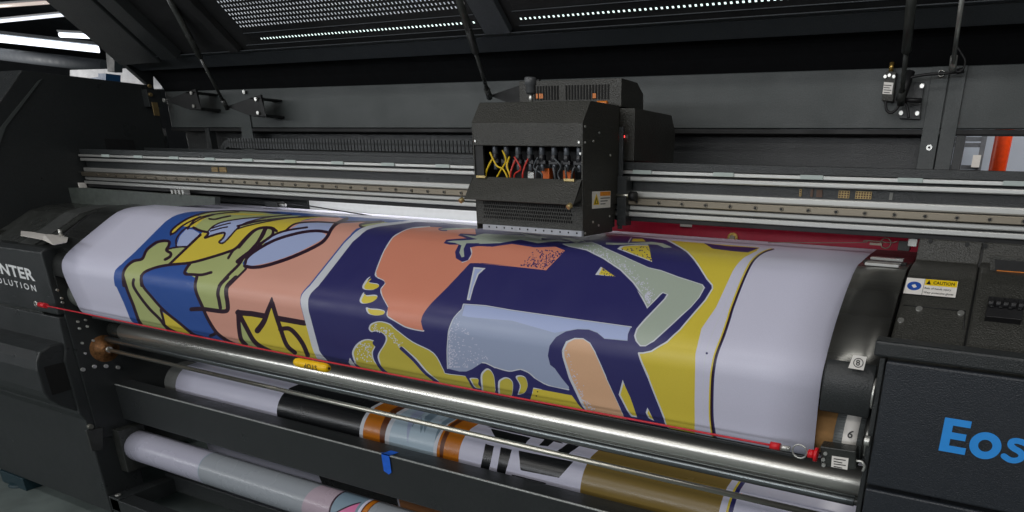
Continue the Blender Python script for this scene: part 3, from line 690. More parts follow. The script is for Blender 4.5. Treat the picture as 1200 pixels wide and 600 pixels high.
bracket(-2.908, .196, .22, .042); bracket(-3.31, .225, .22, .042)
strut(at('y', 2.04, 265, 125), Vector(at('y', 1.80, 206, -4))+Vector((-.03, -.03, .05)))
bracket(-1.554, .216, .2, .045); strut(at('y', 2.04, 573, 112), Vector(at('y', 1.75, 541, 0))+Vector((0, -.03, .04)))
strut(at('y', 2.05, 1056, 118), Vector(at('y', 1.8, 1068, 0))+Vector((.0, -.02, .05)))
# thin bright stay at right
m = MB(); m.cyl(at('y', 2.06, 1117, 73), at('y', 1.85, 1128, -6), .0055, 10); m.cyl(at('y', 2.08, 1116, 82), at('y', 2.06, 1118, 66), .009, 12)
part('lid_stay', m, STL, 0)
# limit switch and plate
sw = MB(); a = at('y', 2.12, 1033, 117); b_ = at('y', 2.12, 1050, 84); sw.extr([at('y', 2.12, *q) for q in ((1033, 118), (1046.5, 119), (1050.5, 84), (1038, 83))], (0, .03, 0))
sw = part('limit_switch', sw, BLKT, .002)
m = MB(); m.extr([at('y', 2.1185, *q) for q in ((1034, 110), (1045, 110.5), (1047, 97), (1036, 96))], (0, .001, 0)); lb = obj('switch_label', m, WHT, sw)
m = MB(); 
for j in range(4): m.extr([at('y', 2.1178, *q) for q in ((1035.5, 99.3+j*2.8), (1044.5-j % 2*2, 99.8+j*2.8), (1044.5-j % 2*2, 100.6+j*2.8), (1035.5, 100.1+j*2.8))], (0, .0004, 0))
obj('label_print', m, TXT, sw)
m = MB(); m.cyl(at('y', 2.13, 1044, 84), at('y', 2.13, 1045.5, 73), .006, 12); 
obj('plunger', m, BRASS, sw)
m = MB()
for q in ((1037.5, 90), (1042.5, 88.5), (1047.5, 90)): c = at('y', 2.12, *q); m.cyl(c, (c[0], c[1]-.006, c[2]), .0042, 10)
obj('switch_screw', m, STL, sw)
m = MB(); m.extr([at('y', 2.14, *q) for q in ((1054, 139), (1078, 140), (1083, 97), (1064, 95))], (0, .008, 0)); pl = part('hinge_plate', m, BLK, .001)
m = MB()
for q in ((1056, 132.5), (1075, 133), (1080.5, 101), (1061, 101)): c = at('y', 2.14, *q); m.cyl(c, (c[0], c[1]-.006, c[2]), .0055, 12)
obj('screw', m, STL, pl)
m = MB(); m.box(*[v for p in zip(at('y', 2.1, 1056, 120), at('y', 2.1, 1080, 114)) for v in p]) if False else m.cyl(at('y', 2.10, 1060, 117), at('y', 2.10, 1080, 118), .006, 10)
m.cyl(at('y', 2.09, 1055, 118), at('y', 2.11, 1067, 84), .012, 10); m.tube([at('y', 2.10, *q) for q in ((1064, 92), (1075, 89), (1090, 87), (1108, 86), (1124, 84))], .0035)
m.tube([at('y', 2.11, *q) for q in ((1038, 118), (1039, 129), (1045, 132), (1052, 126), (1057, 117), (1063, 125), (1065, 138))], .0035)
m.tube([at('y', 2.09, *q) for q in ((1118, 50), (1125, 60), (1131, 72), (1127, 83), (1118, 84))], .0028)
m.cyl(at('y', 2.10, 1121, 84), at('y', 2.10, 1130, 82), .007, 10)
part('cable', m, RUB, 0)
c = at('y', 2.138, 1103, 86); m = MB(); m.ring((c[0], c[1], c[2]), (0, 1, 0), .0075, .0015); part('panel_screw', m, STL, 0)

# ------------------------------------------------------------------ left end
LE = MB()                                              # tall end housing (wall facing the carriage)
LE.prism([(2.10, .291), (1.604, .295), (1.50, .17), (1.40, -.12), (1.38, -.30), (1.38, -1.36), (2.10, -1.36)], -4.3, -3.45)
part('left_housing', LE, BLK, .004)
m = MB(); m.extr([(-3.449, 1.665, .27), (-3.449, 1.650, .262), (-3.449, 1.485, .085), (-3.449, 1.40, -.10), (-3.449, 1.50, .085)], (.003, 0, 0)); part('housing_seam', m, BLKR, 0)
m = MB(); m.extr([(-3.4495, 1.84, .06), (-3.4495, 1.96, .06), (-3.4495, 1.96, -.02), (-3.4495, 1.84, -.02)], (.002, 0, 0)); part('housing_slot', m, DARK, 0)
c = at('x', -3.44, 176, 110)
m = MB(); m.box(-3.45, -3.41, 2.04, 2.10, .20, .27); m.cyl((-3.41, 2.05, .25), (-3.40, 2.05, .25), .008, 12, 1); m.cyl((-3.42, 2.06, .285), (-3.41, 2.06, .285), .008, 12, 1); m.box(-3.412, -3.407, 2.05, 2.075, .165, .22, 1)
part('lid_hinge', m, [BLK, mat('worn_brass', (150, 130, 90), .4, .7)], .001)
# low end covers beside the platen
ec = [(1.75,-.195),(1.62,-.200),(1.56,-.206),(1.50,-.222),(1.42,-.272),(1.34,-.318),(1.30,-.335),(1.285,-.37),(1.285,-.60),(1.75,-.60)]
m = MB(); m.prism(ec, -3.45, -3.06); part('left_end_cover', m, BLKS, .004)
m = MB(); m.prism([(y+.002, z+.006) for y, z in ec], -3.19, -3.09); part('cover_band', m, mat('dull_grey_metal', (66, 68, 67), .45, var=.2), .002)
m = MB(); m.extr([at('y', 1.66, *q) for q in ((22, 236), (36, 220), (95, 220), (152, 224), (252, 231), (252, 240), (150, 244), (60, 238))], (0, .02, 0)); m.cyl(at('y', 1.659, 77, 225), at('y', 1.657, 77, 225), .014, 18, 1); m.cyl(at('y', 1.659, 35, 227), at('y', 1.655, 35, 227), .006, 12, 2)
part('rail_bracket', m, [mat('green_grey_plate', (70, 76, 72), .45, var=.25), DARK, STL], .001)
m = MB()
for q in ((79, 263.5), (93, 265), (70, 270)):
    d = ray(*q); t = (-.26-.05)/(d[2]-.63*d[1]*0-0) if False else None
    c = at('z', -.262, *q); m.cyl((c[0], c[1], c[2]-.02), (c[0], c[1], c[2]+.004), .006, 12)
part('cover_screw', m, STL, 0)
# platen end ring
m = MB(); m.prism([(y+.0, z-.012) for y, z in pc[6:]]+[(1.40,-.56),(1.60,-.50)], -3.055, -3.015, sm=False); part('platen_end', m, RUB, .002)
# front cabinet at left
lc = MB()
lc.prism([(1.38, -.318), (1.30, -.318), (1.28, -.330), (1.28, -.553), (1.40, -.553)], -4.4, -2.940)
lc.prism([(1.42, -.561), (1.28, -.561), (1.275, -.68), (1.262, -.72), (1.262, -.93), (1.276, -.96), (1.276, -1.36), (1.42, -1.36)], -4.4, -2.945)
leftc = part('left_cabinet', lc, BLK, .005)
m = MB(); m.prism([(1.285, -.655), (1.235, -.658), (1.20, -.675), (1.182, -.705), (1.176, -.74), (1.176, -.82), (1.185, -.85), (1.21, -.88), (1.285, -.94)], -4.4, -2.955); part('cabinet_bulge', m, BLK, .006)
m = MB(); m.extr([at('x', -2.9555, *q) for q in ((51, 430), (81, 423), (88, 455), (61, 463))], (.002, 0, 0)); part('bulge_recess', m, mat('hole_black', (8, 8, 8), .8), 0)
m = MB(); m.box(-4.4, -3.40, 1.36, 1.40, -.322, -.288); m.box(-4.4, -3.42, 1.31, 1.335, -.322, -.306); part('cabinet_lip', m, BLKS, .003)
m = MB()
a = at('y', 1.279, 39.5, 327.5); b_ = at('y', 1.279, 44, 341.5)
text_mb(m, 'PRINTER', (-3.030, 1.2795, -.4375), (1, 0, -.03), (0, 0, 1), .0400, bold=.03, sp=1.04, width=.36, right=True)
text_mb(m, 'SOLUTION', (-3.043, 1.2795, -.4770), (1, 0, -.03), (0, 0, 1), .0220, bold=.015, sp=1.5, width=.30, right=True)
obj('lettering', m, mat('white_paint', (225, 228, 228), .5), leftc)
# inner side plate
sp = MB(); sp.extr([(-2.950, 1.300, -.40), (-2.950, 1.300, -1.04), (-2.950, 1.40, -1.06), (-2.950, 1.75, -1.0), (-2.950, 1.75, -.40)], (.012, 0, 0)); sidep = part('side_plate', sp, BLK, .002)
m = MB()
for q in ((131, 390), (146, 392.5), (124, 429), (138, 430.5), (110.5, 429.5), (97, 433), (109, 399), (91, 377), (100, 375), (93, 385), (102, 382.5), (96, 402), (99.5, 414), (67, 340), (72, 349.5), (73, 354.5)):
    c = at('x', -2.936, *q); r = .0075 if q[1] > 425 or q[1] == 390 else .0045; m.cyl((c[0]-.003, c[1], c[2]), (c[0]+.004, c[1], c[2]), r, 10)
obj('screw', m, STL, sidep)
m = MB(); m.extr([(-2.94, 1.262, -.995), (-2.94, 1.262, -1.08), (-2.94, 1.30, -1.09), (-2.94, 1.32, -1.0)], (.01, 0, 0)); m.cyl((-2.93, 1.275, -.98), (-2.915, 1.275, -.98), .010, 12, 1)
m.box(-2.95, -2.90, 1.35, 1.45, -1.20, -1.02); m.cyl((-2.96, 1.42, -1.107), (-2.86, 1.42, -1.107), .022, 18, 1); m.cyl((-2.88, 1.42, -1.107), (-2.865, 1.42, -1.107), .05, 18, 0)
part('spindle_holder', m, [BLKS, mat('dirty_steel', (120, 120, 112), .5, .7)], .002)
# small tension tube at left of the platen
m = MB(); m.cyl((-2.96, 1.375, -.49), (-2.895, 1.375, -.49), .052, 24, 0); m.cyl((-2.895, 1.375, -.49), (-2.80, 1.375, -.49), .049, 24, 1); part('media_core_end', m, [mat('rolled_grey', (92, 96, 92), .45), mat('cardboard', (150, 112, 66), .8)], .001)
# ------------------------------------------------------------------ rollers
m = MB(); m.cyl((-2.86, 1.45, -.637), (-.112, 1.45, -.637), .0365, 48); m.cyl((-2.97, 1.45, -.637), (-2.86, 1.45, -.637), .030, 24, 1); part('drive_roller', m, [ROLL, BLKS], .001)
m = MB(); m.cyl((-2.95, 1.415, -.668), (-.135, 1.415, -.668), .0125, 24); m.cyl((-.140, 1.415, -.668), (-.112, 1.415, -.668), .010, 16, 1); part('guide_tube', m, [mat('grey_tube', (128, 134, 136), .26, .85, var=.1, aniso=True), BLKS], .001)
m = MB(); m.cyl((-2.93, 1.396, -.7025), (-.108, 1.396, -.7115), .0075, 16); part('guide_rod', m, CHR, 0)
m = MB(); m.lathe((-2.965, 1.398, -.702), (-2.915, 1.398, -.702), [(0, .03), (.25, .03), (.27, .055), (.5, .055), (.56, .050), (.58, .032), (.72, .030), (.74, .020), (1, .017)], 32, 0); m.cyl((-2.916, 1.398, -.702), (-2.905, 1.398, -.702), .011, 16, 1)
part('rod_flange', m, [mat('rusty_flange', (138, 96, 58), .5, .5, var=.5, nscale=90, bump=.3), STL], 0)
# cross beams
m = MB(); m.prism([(1.40, -.847), (1.47, -.847), (1.47, -.992), (1.40, -.992)], -2.939, -.10); beamo = part('cross_beam', m, BLK, .0035)
m = MB(); m.prism([(1.4005, -.8462), (1.3995, -.8485), (1.3985, -.8485), (1.3985, -.8470), (1.4005, -.8450), (1.404, -.8452)], -2.939, -.10); obj('worn_edge', m, mat('worn_steel_edge', (170, 174, 172), .45, .5, var=.5, nscale=300), beamo)
m = MB(); m.box(-2.94, -.1, 1.28, 1.34, -1.345, -1.29); part('base_rail', m, BLK, .003)
m = MB(); m.box(-2.94, -.1, 1.50, 1.56, -1.345, -1.27); part('base_rail', m, BLK, .003)
m = MB(); m.box(-2.945, -2.88, 1.28, 2.05, -1.35, -1.285); m.cyl((-2.912, 1.30, -1.284), (-2.912, 1.30, -1.278), .011, 12, 1); part('base_rail', m, [BLK, STL], .003)
m = MB(); m.box(-3.0, .0, 2.05, 2.10, -1.35, -.5); part('rear_skirt', m, DARK, 0)
m = MB(); m.box(-3.0, -.13, 1.62, 1.64, -.57, -.20); part('inner_wall', m, DARK, 0)
# ------------------------------------------------------------------ right end
ecr = [(1.70,-.130),(1.712,-.130),(1.712,-.60),(1.285,-.60),(1.285,-.345),(1.30,-.330),(1.36,-.300),(1.41,-.266),(1.46,-.232),(1.505,-.203),(1.53,-.1905),(1.56,-.183),(1.60,-.178),(1.684,-.176)]
m = MB(); m.prism(ecr, -.113, .016); ecv = part('right_end_cover', m, BLKT, .003)
m = MB(); m.prism([(y, z-.006) if y < 1.69 else (y+.006, z) for y, z in ecr], .008, .028); part('cover_joint', m, DARK, 0)
ec2 = [(y, z+.004) if y < 1.69 else (y+.003, z) for y, z in ecr]
m = MB(); m.prism(ec2, .019, .62); ec2o = part('right_inner_cover', m, BLKT, .003)
def oncov(px, py, off=.001):
    d = ray(px, py); e = -d[2]/d[1]; pr = [(1.684,-.176),(1.60,-.178),(1.56,-.183),(1.53,-.1905),(1.505,-.203),(1.46,-.232),(1.41,-.266),(1.36,-.300),(1.30,-.330)]
    es = [-b/a for a, b in pr]; y = float(np.interp(e, es, [a for a, b in pr])); k = y-off
    return (float(k*d[0]/d[1]), float(k), float(k*d[2]/d[1]))
m = MB()
for q in ((1077, 312.5+50), (1126, 367.5), (1055.5, 376)): c = Vector(oncov(*q)); n = Vector((0, -.55, .83)); m.cyl(c-n*.004, c+n*.003, .0062, 14)
for px, py in ((1090.5, 282), (1133.5, 286), (1155, 288)): c = at('y', 1.698, px, py); m.cyl(c, (c[0], c[1]-.004, c[2]), .0045, 10, 1)
obj('screw', m, [STL, DARK], ecv)
m = MB(); P = [oncov(*q, .0015) for q in ((1049, 393), (1058, 357), (1063, 357), (1130, 364), (1128, 386), (1050, 392))]
m = MB(); P = [Vector(oncov(*q, .0012)) for q in ((1052, 383), (1059, 357.5), (1131, 364.5), (1129, 386))]
for a, b in ((1, 2), (2, 3)): m.tube([P[a], P[b]], .0010, 6)
obj('cover_seam', m, DARK, ecv)
# caution label on the right cover
cl = [Vector(oncov(*q, .002)) for q in ((1061.5, 324.5), (1122, 329.5), (1120, 350), (1057.5, 344.5))]
m = MB(); o_, ux_, uy_ = cl[3], (cl[2]-cl[3]), (cl[0]-cl[3]); W_ = ux_.length; H_ = uy_.length; ux_.normalize(); uy_ = (uy_-ux_*uy_.dot(ux_)).normalized(); nn_ = ux_.cross(uy_)
def lab(mb, x0, y0, x1, y1, mi, lift): mb.extr([o_+ux_*x0*W_+uy_*y0*H_+nn_*lift, o_+ux_*x1*W_+uy_*y0*H_+nn_*lift, o_+ux_*x1*W_+uy_*y1*H_+nn_*lift, o_+ux_*x0*W_+uy_*y1*H_+nn_*lift], nn_*.0002, mi)
lab(m, 0, 0, 1, 1, 2, 0); lab(m, .012, .04, .988, .96, 0, .0003); lab(m, .36, .04, .367, .96, 2, .0006); lab(m, .375, .60, .98, .95, 1, .0006)
cc = o_+ux_*.185*W_+uy_*.5*H_; m.add([cc+nn_*.0008+ux_*.0128*math.cos(q*math.pi/12)*1.05+uy_*.0138*math.sin(q*math.pi/12) for q in range(24)], [tuple(range(24))], 3)
m.add([cc+nn_*.0010+ux_*a+uy_*b for a, b in ((.000, -.007), (.0055, -.003), (.001, .0055), (-.0045, .0025), (-.005, .000))], [(0, 1, 2, 3, 4)], 0)
m.add([o_+nn_*.0011+ux_*W_*a+uy_*H_*b for a, b in ((.40, .65), (.49, .65), (.445, .90))], [(0, 1, 2)], 2)
text_mb(m, 'CAUTION', o_+ux_*W_*.53+uy_*H_*.68, ux_, uy_, H_*.17, 2, .02, .0011, width=W_*.40)
text_mb(m, 'Risk of hands injury', o_+ux_*W_*.385+uy_*H_*.38, ux_, uy_, H_*.105, 2, .01, .0009, width=W_*.50); text_mb(m, 'Wear protective gloves', o_+ux_*W_*.385+uy_*H_*.14, ux_, uy_, H_*.105, 2, .01, .0009, width=W_*.56)
obj('caution_label', m, [WHT, YEL, TXT, mat('label_blue', (30, 80, 170), .45)], ecv)
# textured hinged cover at far right
m = MB(); m.prism([(1.58, -.172), (1.60, -.172), (1.60, -.30), (1.36, -.32), (1.36, -.298), (1.41, -.258), (1.46, -.222), (1.505, -.191), (1.54, -.176)], .021, .62); hc = part('hinged_cover', m, BLKT, .003)
fr_ = [Vector(at('y', 1.572, *q)) for q in ((1160, 300), (1240, 306), (1240, 333), (1160, 324))]
m = MB(); m.extr(fr_, (0, .03, 0)); inn = [Vector(at('y', 1.5705, *q)) for q in ((1166, 304), (1240, 309.5), (1240, 329), (1166, 321))]; m.extr(inn, (0, .0005, 0), 1)
for i in range(4): m.tube([Vector(at('y', 1.5685, 1168, 317+i*1.3)), Vector(at('y', 1.568, 1185, 318.5+i*1.5)), Vector(at('y', 1.5685, 1238, 322+i*1.8))], .0013, 6, 2)
part('cable_pocket', m, [BLKT, DARK, mat('orange_ribbon', (205, 120, 40), .5)], .003)
hg = MB(); a = Vector(oncov(1158, 352, .012)); b_ = Vector(oncov(1192, 381, .012)); t = Vector((0, -.80, -.60)); 
P = Vector(oncov(1176, 367, .010)); n = Vector((0, -.57, .82)); X_ = Vector((1, 0, 0))
P = P+n*.008; hg.extr([P-X_*.03+t*.026-n*.012, P+X_*.03+t*.026-n*.012, P+X_*.03-t*.026-n*.012, P-X_*.03-t*.026-n*.012], n*.018)
for i in range(5): hg.cyl(P+X_*(-.029+.0125*i)-t*.006+n*.008, P+X_*(-.029+.0125*i+.009)-t*.006+n*.008, .0075, 12)
for i in range(4): hg.extr([P+X_*(-.026+.0155*i)-t*.022+n*.006, P+X_*(-.026+.0155*i+.007)-t*.022+n*.006, P+X_*(-.026+.0155*i+.007)+t*.004+n*.006, P+X_*(-.026+.0155*i)+t*.004+n*.006], n*.004)
obj('hinge', hg, RUB, hc, .001)
# front box with the blue name
fb = MB(); fb.prism([(1.262, -.2765), (1.29, -.272), (1.29, -.305), (1.262, -.305)], -.128, .62); part('box_rim', fb, BLK, .004)
fb = MB(); fb.prism([(1.26, -.3105), (1.275, -.3105), (1.42, -.34), (1.42, -.555), (1.26, -.555)], -.104, .62); box = part('right_cabinet', fb, EOSM, .004)
fb = MB(); fb.prism([(1.262, -.564), (1.44, -.564), (1.44, -1.36), (1.262, -1.36)], -.104, .62); part('lower_right_cabinet', fb, EOSM, .004)
fb = MB(); fb.extr([(-.117, 1.275, -.31), (-.117, 1.275, -1.3), (-.117, 1.60, -1.3), (-.117, 1.60, -.31)], (.010, 0, 0)); part('side_plate', fb, BLK, .002)
bl = MB(); E0 = at('y', 1.259, 1100, 527)
ex, ez, eh = .0085, -.4605, .0635
bl.extr([(ex+a*eh, 1.2595, ez+b*eh) for a, b in ((0, 0), (.68, 0), (.68, .20), (.24, .20), (.24, .40), (.62, .40), (.62, .60), (.24, .60), (.24, .80), (.68, .80), (.68, 1), (0, 1))], (0, -.0004, 0))
oc = (ex+1.13*eh, ez+.375*eh); n = 32
bl.add([(oc[0]+r*eh*math.cos(2*math.pi*k/n), 1.2591, oc[1]+r*eh*math.sin(2*math.pi*k/n)) for r in (.395, .175) for k in range(n)], [(k, (k+1) % n, (k+1) % n+n, k+n) for k in range(n)])
sc = (ex+1.87*eh, ez+.375*eh)
spn = [(sc[0]+a*eh, sc[1]+b*eh) for a, b in catmull([(.24, .23), (.13, .275), (-.02, .29), (-.13, .25), (-.14, .14), (-.04, .06), (.08, .01), (.17, -.07), (.16, -.20), (.04, -.275), (-.10, -.275), (-.24, -.20)], 5)]
for q in stroke2(spn, .165*eh): bl.add([(a, 1.2591-random.random()*.0003, b) for a, b in q], [tuple(range(len(q)))])
obj('lettering', bl, mat('sky_blue_paint', (48, 150, 235), .45, var=.04), box)
# chucks and switch at the right end of the banner
m = MB(); m.prism([(1.40, -.322), (1.345, -.3235), (1.325, -.328), (1.310, -.337), (1.300, -.348), (1.294, -.362), (1.2905, -.38), (1.2905, -.40), (1.294, -.435), (1.40, -.440)], -.216, -.122, sm=True); part('end_block', m, BLK, .003)
m = MB(); m.cyl((-.1215, 1.30, -.385), (-.1175, 1.30, -.385), .030, 28, 0); m.cyl((-.120, 1.262, -.468), (-.110, 1.262, -.468), .010, 16, 0); part('steel_boss', m, STL, .001)
a = [Vector(at('y', 1.2895, *q)) for q in ((1000, 416), (1016, 418), (1012, 434), (994, 431))]
m = MB(); m.extr(a, (0, -.0008, 0)); lo = a[3]+(a[2]-a[3])*.3+(a[0]-a[3])*.3; c = (a[0]+a[2])/2; m.ring((c[0], c[1]-.0012, c[2]), (0, 1, 0), .0085, .0007, mi=1); text_mb(m, '8', (c[0]-.004, c[1]-.001, c[2]-.0055), (1, 0, .1), (-.1, 0, 1), .011, 1, .01, .0008)
part('number_label', m, [WHT, TXT], 0)
m = MB(); m.cyl((-.35, 1.375, -.500), (-.186, 1.375, -.500), .050, 32, 0); part('cardboard_core', m, mat('cardboard', (150, 112, 66), .8), .001)
m = MB(); m.cyl((-.186, 1.375, -.500), (-.130, 1.375, -.500), .052, 40, 0)
for k in range(56):
    q = 2*math.pi*k/56; m.cyl((-.185, 1.375+.052*math.cos(q), -.500+.052*math.sin(q)), (-.131, 1.375+.052*math.cos(q), -.500+.052*math.sin(q)), .0012, 5, 0)
m.cyl((-.130, 1.375, -.50), (-.118, 1.375, -.50), .042, 24, 1)
chk = part('roll_chuck', m, [mat('ridged_grey', (118, 122, 122), .4, .3), STL], 0)
m = MB(); pr = [(1.375-.0545*math.cos(q), -.500+.0545*math.sin(q)) for q in [math.radians(v) for v in range(-50, 75, 8)]]; m.sheet(pr[::-1], -.168, -.140, .0006)
text_mb(m, '6', (-.161, 1.3215, -.488), (1, 0, -.35), (.3, .25, 1), .016, 1, .01, .003); m.ring((-.154, 1.3195, -.520), (0, 1, 0), .009, .0007, mi=1)
obj('number_tape', m, [WHT, TXT], chk)
# lower right plate and bearing stack
m = MB()
for i in range(6): m.cyl((-.118+.001*i, 1.43, -.665-.011*i), (-.106, 1.43, -.665-.011*i), .009, 12)
part('bearing_stack', m, BLKS, 0)

# ------------------------------------------------------------------ print carriage
car = thing('print_carriage', (-1.05, 1.6, -.163), 'black print carriage with open hose bay, drooping front flap and yellow warning sticker', 'print carriage')
cp = lambda name, mb, mt, bevel=.0015, par=car, label=None: obj(name, mb, mt, par, bevel, label)
x0, x1 = -1.212, -.883
body = MB()
top = [(1.52, .099), (1.557, .148), (1.708, .150)]
# side walls as full profiles, front split round the hose bay
prof = [(1.52, -.150), (1.52, .099), (1.557, .148), (1.708, .150), (1.708, -.09), (1.68, -.09), (1.68, -.161), (1.52, -.163)]
body.prism(prof, x1-.004, x1); body.prism(prof, x0, x0+.004)
body.prism([(1.52, .045), (1.52, .099), (1.557, .148), (1.708, .150), (1.708, .143), (1.560, .141), (1.524, .095), (1.524, .045)], x0+.004, x1-.004)
body.box(x0+.004, x1-.004, 1.52, 1.526, -.150, -.036)
body.box(x0+.004, x1-.004, 1.62, 1.70, -.15, .14)
body.box(x0+.004, x1-.004, 1.526, 1.68, -.150, -.145)
bo_ = cp('housing', body, BLKT, .0015)
m = MB(); m.box(x0+.004, x1-.004, 1.6, 1.615, -.036, .05); m.box(x0+.0045, x0+.03, 1.523, 1.53, -.03, .045); cp('bay_back', m, DARK, 0)
# perforated lower front
m = MB(); gx0, gx1, gz0, gz1 = -1.188, -.912, -.134, -.090
nx, nz = 40, 5; pw = (gx1-gx0)/nx; ph = (gz1-gz0)/nz
for j in range(nz):
    for i in range(nx-(j % 2)):
        cx_ = gx0+pw*(i+.5+(.5 if j % 2 else 0)); cz = gz0+ph*(j+.5)
        m.add([(cx_+pw*.36*math.cos(k*math.pi/3+.52), 1.5192, cz+ph*.42*math.sin(k*math.pi/3+.52)) for k in range(6)], [tuple(range(6))])
cp('vent_holes', m, mat('hole_black', (8, 8, 8), .8), 0)
m = MB(); m.box(-1.186, x1+.001, 1.512, 1.5225, -.1625, -.149)
for i in range(12): c = -1.165+.0245*i; m.cyl((c, 1.5125, -.1545), (c, 1.5110, -.1545), .0024, 10, 1)
cp('base_strip', m, [mat('light_grey_strip', (170, 174, 182), .4), DARK], .001)
m = MB(); m.prism([(1.5195, -.030), (1.478, -.0855), (1.480, -.087), (1.5225, -.034)], x0-.004, x1-.002)
m.extr([(x0-.004, 1.478, -.0855), (x0-.004, 1.5195, -.030), (x0-.004, 1.519, -.075)], (.0015, 0, 0)); m.extr([(x1-.0035, 1.478, -.0855), (x1-.0035, 1.5195, -.030), (x1-.0035, 1.519, -.075)], (.0015, 0, 0))
fl2 = cp('front_flap', m, BLKT, .001)
m = MB()
for xx in (x0-.006, x1-.008): m.cyl((xx, 1.478, -.086), (xx-.004, 1.468, -.092), .0065, 12)
for xx in (x0+.012, x1-.05): m.box(xx, xx+.03, 1.512, 1.519, -.034, -.0275)
obj('flap_hardware', m, mat('tarnished_brass', (190, 170, 120), .35, .8), fl2, .001)
# hose couplings and hoses
cgrey = mat('coupling_grey', (96, 100, 106), .35, .3)
hz = [('yellow_hose', (225, 190, 20)), ('yellow_hose', (225, 190, 20)), ('red_hose', (190, 50, 40)), ('red_hose', (190, 60, 50)), ('grey_hose', (70, 74, 78)), ('grey_hose', (90, 100, 110)), ('grey_hose', (60, 62, 64)), ('grey_hose', (50, 50, 54))]
for i in range(8):
    xx = -1.163+.0362*i
    m = MB(); m.cyl((xx, 1.55, .05), (xx, 1.55, .024), .0078, 12, 0); m.cyl((xx, 1.55, .026), (xx, 1.55, .010), .0098, 12, 1); m.box(xx-.013, xx+.013, 1.543, 1.558, .004, .013, 1); m.cyl((xx, 1.55, .008), (xx, 1.55, -.012), .0055, 10, 0)
    m.cyl((xx-.013, 1.548, .012), (xx-.013, 1.548, -.002), .004, 8, 1)
    cp('hose_coupling', m, [cgrey, mat('black_plastic', (30, 30, 34), .35)], .0006)
    nm, cc = hz[i]; m = MB(); s = random.uniform(-.014, .014) if i > 3 else (-.022, .020, -.016, -.014)[i]
    m.tube([(xx+(.012 if i == 1 else 0), 1.545, .020 if i < 4 else -.008), (xx+s*.5, 1.535, -.002), (xx+s, 1.534, -.028), (xx+s*.9, 1.545, -.060)], .0027, 8)
    cp(nm, m, mat(nm+str(i // 2), cc, .35))
for q, (cc_, pts_) in enumerate((('yellow_hose', [(-1.168, .03), (-1.150, -.002), (-1.130, -.012), (-1.115, -.040)]), ('yellow_hose', [(-1.128, .035), (-1.120, .010), (-1.140, -.015), (-1.160, -.040)]), ('red_hose', [(-1.092, .020), (-1.075, -.008), (-1.095, -.022), (-1.100, -.045)]), ('grey_hose', [(-1.020, .02), (-1.035, -.005), (-1.012, -.02), (-1.02, -.045)]), ('grey_hose', [(-.975, .02), (-.955, .0), (-.965, -.02), (-.95, -.045)]))):
    m = MB(); m.tube([(a, 1.5335+.002*i, b) for i, (a, b) in enumerate(pts_)], .0024, 8); cp(cc_, m, MATS[cc_+('01234'[q // 2 if q < 2 else (1 if q == 2 else 2)])] if cc_+('01234'[q // 2 if q < 2 else (1 if q == 2 else 2)]) in MATS else mat('loop_hose', (70, 74, 80), .35))
for a, b in ((-1.03, -.005), (-.965, -.008)):
    m = MB(); m.box(a, a+.025, 1.56, 1.58, -.033, b); cp('copper_block', m, mat('copper_block', (200, 95, 30), .4, .3), .003)
m = MB(); m.box(-1.072, -1.052, 1.56, 1.575, -.034, -.014); cp('silver_block', m, STL, .002)
# knob on top
m = MB(); kx = -1.082; m.cyl((kx, 1.60, .150), (kx, 1.60, .170), .0055, 12, 1); m.lathe((kx, 1.60, .170), (kx, 1.60, .208), [(0, .010), (.1, .0125), (.5, .0125), (.55, .015), (.95, .015), (1, .013)], 20, 0); cp('knob', m, [mat('knob_grey', (80, 82, 84), .4), STL], 0)
# upper rear electronics box with slots
ub = MB(); ub.prism([(1.75, .151), (1.75, .2185), (1.844, .218), (1.884, .194), (1.887, .151)], -1.222, -.900); cp('upper_box', ub, BLKT, .0015)
m = MB()
for i in range(27):
    xx = -1.18+.0092*i
    if abs(xx-kx-.0) < .012: continue
    m.box(xx, xx+.0045, 1.7485, 1.7505, .170, .205)
cp('vent_slot', m, mat('hole_black', (8, 8, 8), .8), 0)
m = MB()
for xx in (-1.165, -1.155, -1.148): m.box(xx, xx+.006, 1.7478, 1.7486, .174, .186)
m.box(-.985, -.975, 1.7478, 1.7486, .172, .184); m.cyl((-.955, 1.72, .157), (-.925, 1.72, .157), .006, 12)
cp('amber_part', m, mat('amber_plastic', (214, 120, 36), .35), .001)
m = MB(); m.prism([(1.75, .1475), (1.994, .148), (2.028, .10), (2.02, .018), (1.75, .018)], -.905, -.859); cp('rear_box', m, BLKT, .002)
m = MB(); m.box(-1.20, -.907, 1.712, 1.95, .019, .1495); cp('rear_mount', m, BLKT, .001)
m = MB(); c = at('y', 1.749, 730.5, 160); m.cyl((c[0], 1.7495, c[2]), (c[0], 1.7475, c[2]), .0038, 12); cp('status_lamp', m, mat('red_lamp', (255, 60, 60), .3, emit=6), 0)
m = MB(); m.box(c[0]+.004, c[0]+.014, 1.7490, 1.7497, c[2]-.004, c[2]+.004); cp('lamp_label', m, mat('grey_marks', (120, 120, 116), .5), 0)
m = MB(); m.box(-.882, -.870, 1.705, 1.713, -.155, .10); m.box(-.882, -.855, 1.700, 1.735, -.145, -.02); cp('back_plate', m, BLK, .001)
m = MB(); c = at('y', 1.70, 743, 230); m.cyl((-.883, 1.70, c[2]), (c[0]-.01, 1.70, c[2]+.0015), .004, 12, 1); m.cyl((c[0]-.012, 1.70, c[2]), (c[0]+.006, 1.70, c[2]), .012, 16, 0); cp('bump_stop', m, [RUB, CHR], 0)
m = MB(); m.box(x0-.012, x0, 1.60, 1.70, .02, .045); c = (x0-.010, 1.60, .032); m.cyl(c, (c[0], 1.597, c[2]), .0035, 10, 1); cp('side_sensor', m, [BLK, mat('orange_lamp', (255, 120, 50), .3, emit=3)], .001)
s_ = MB()
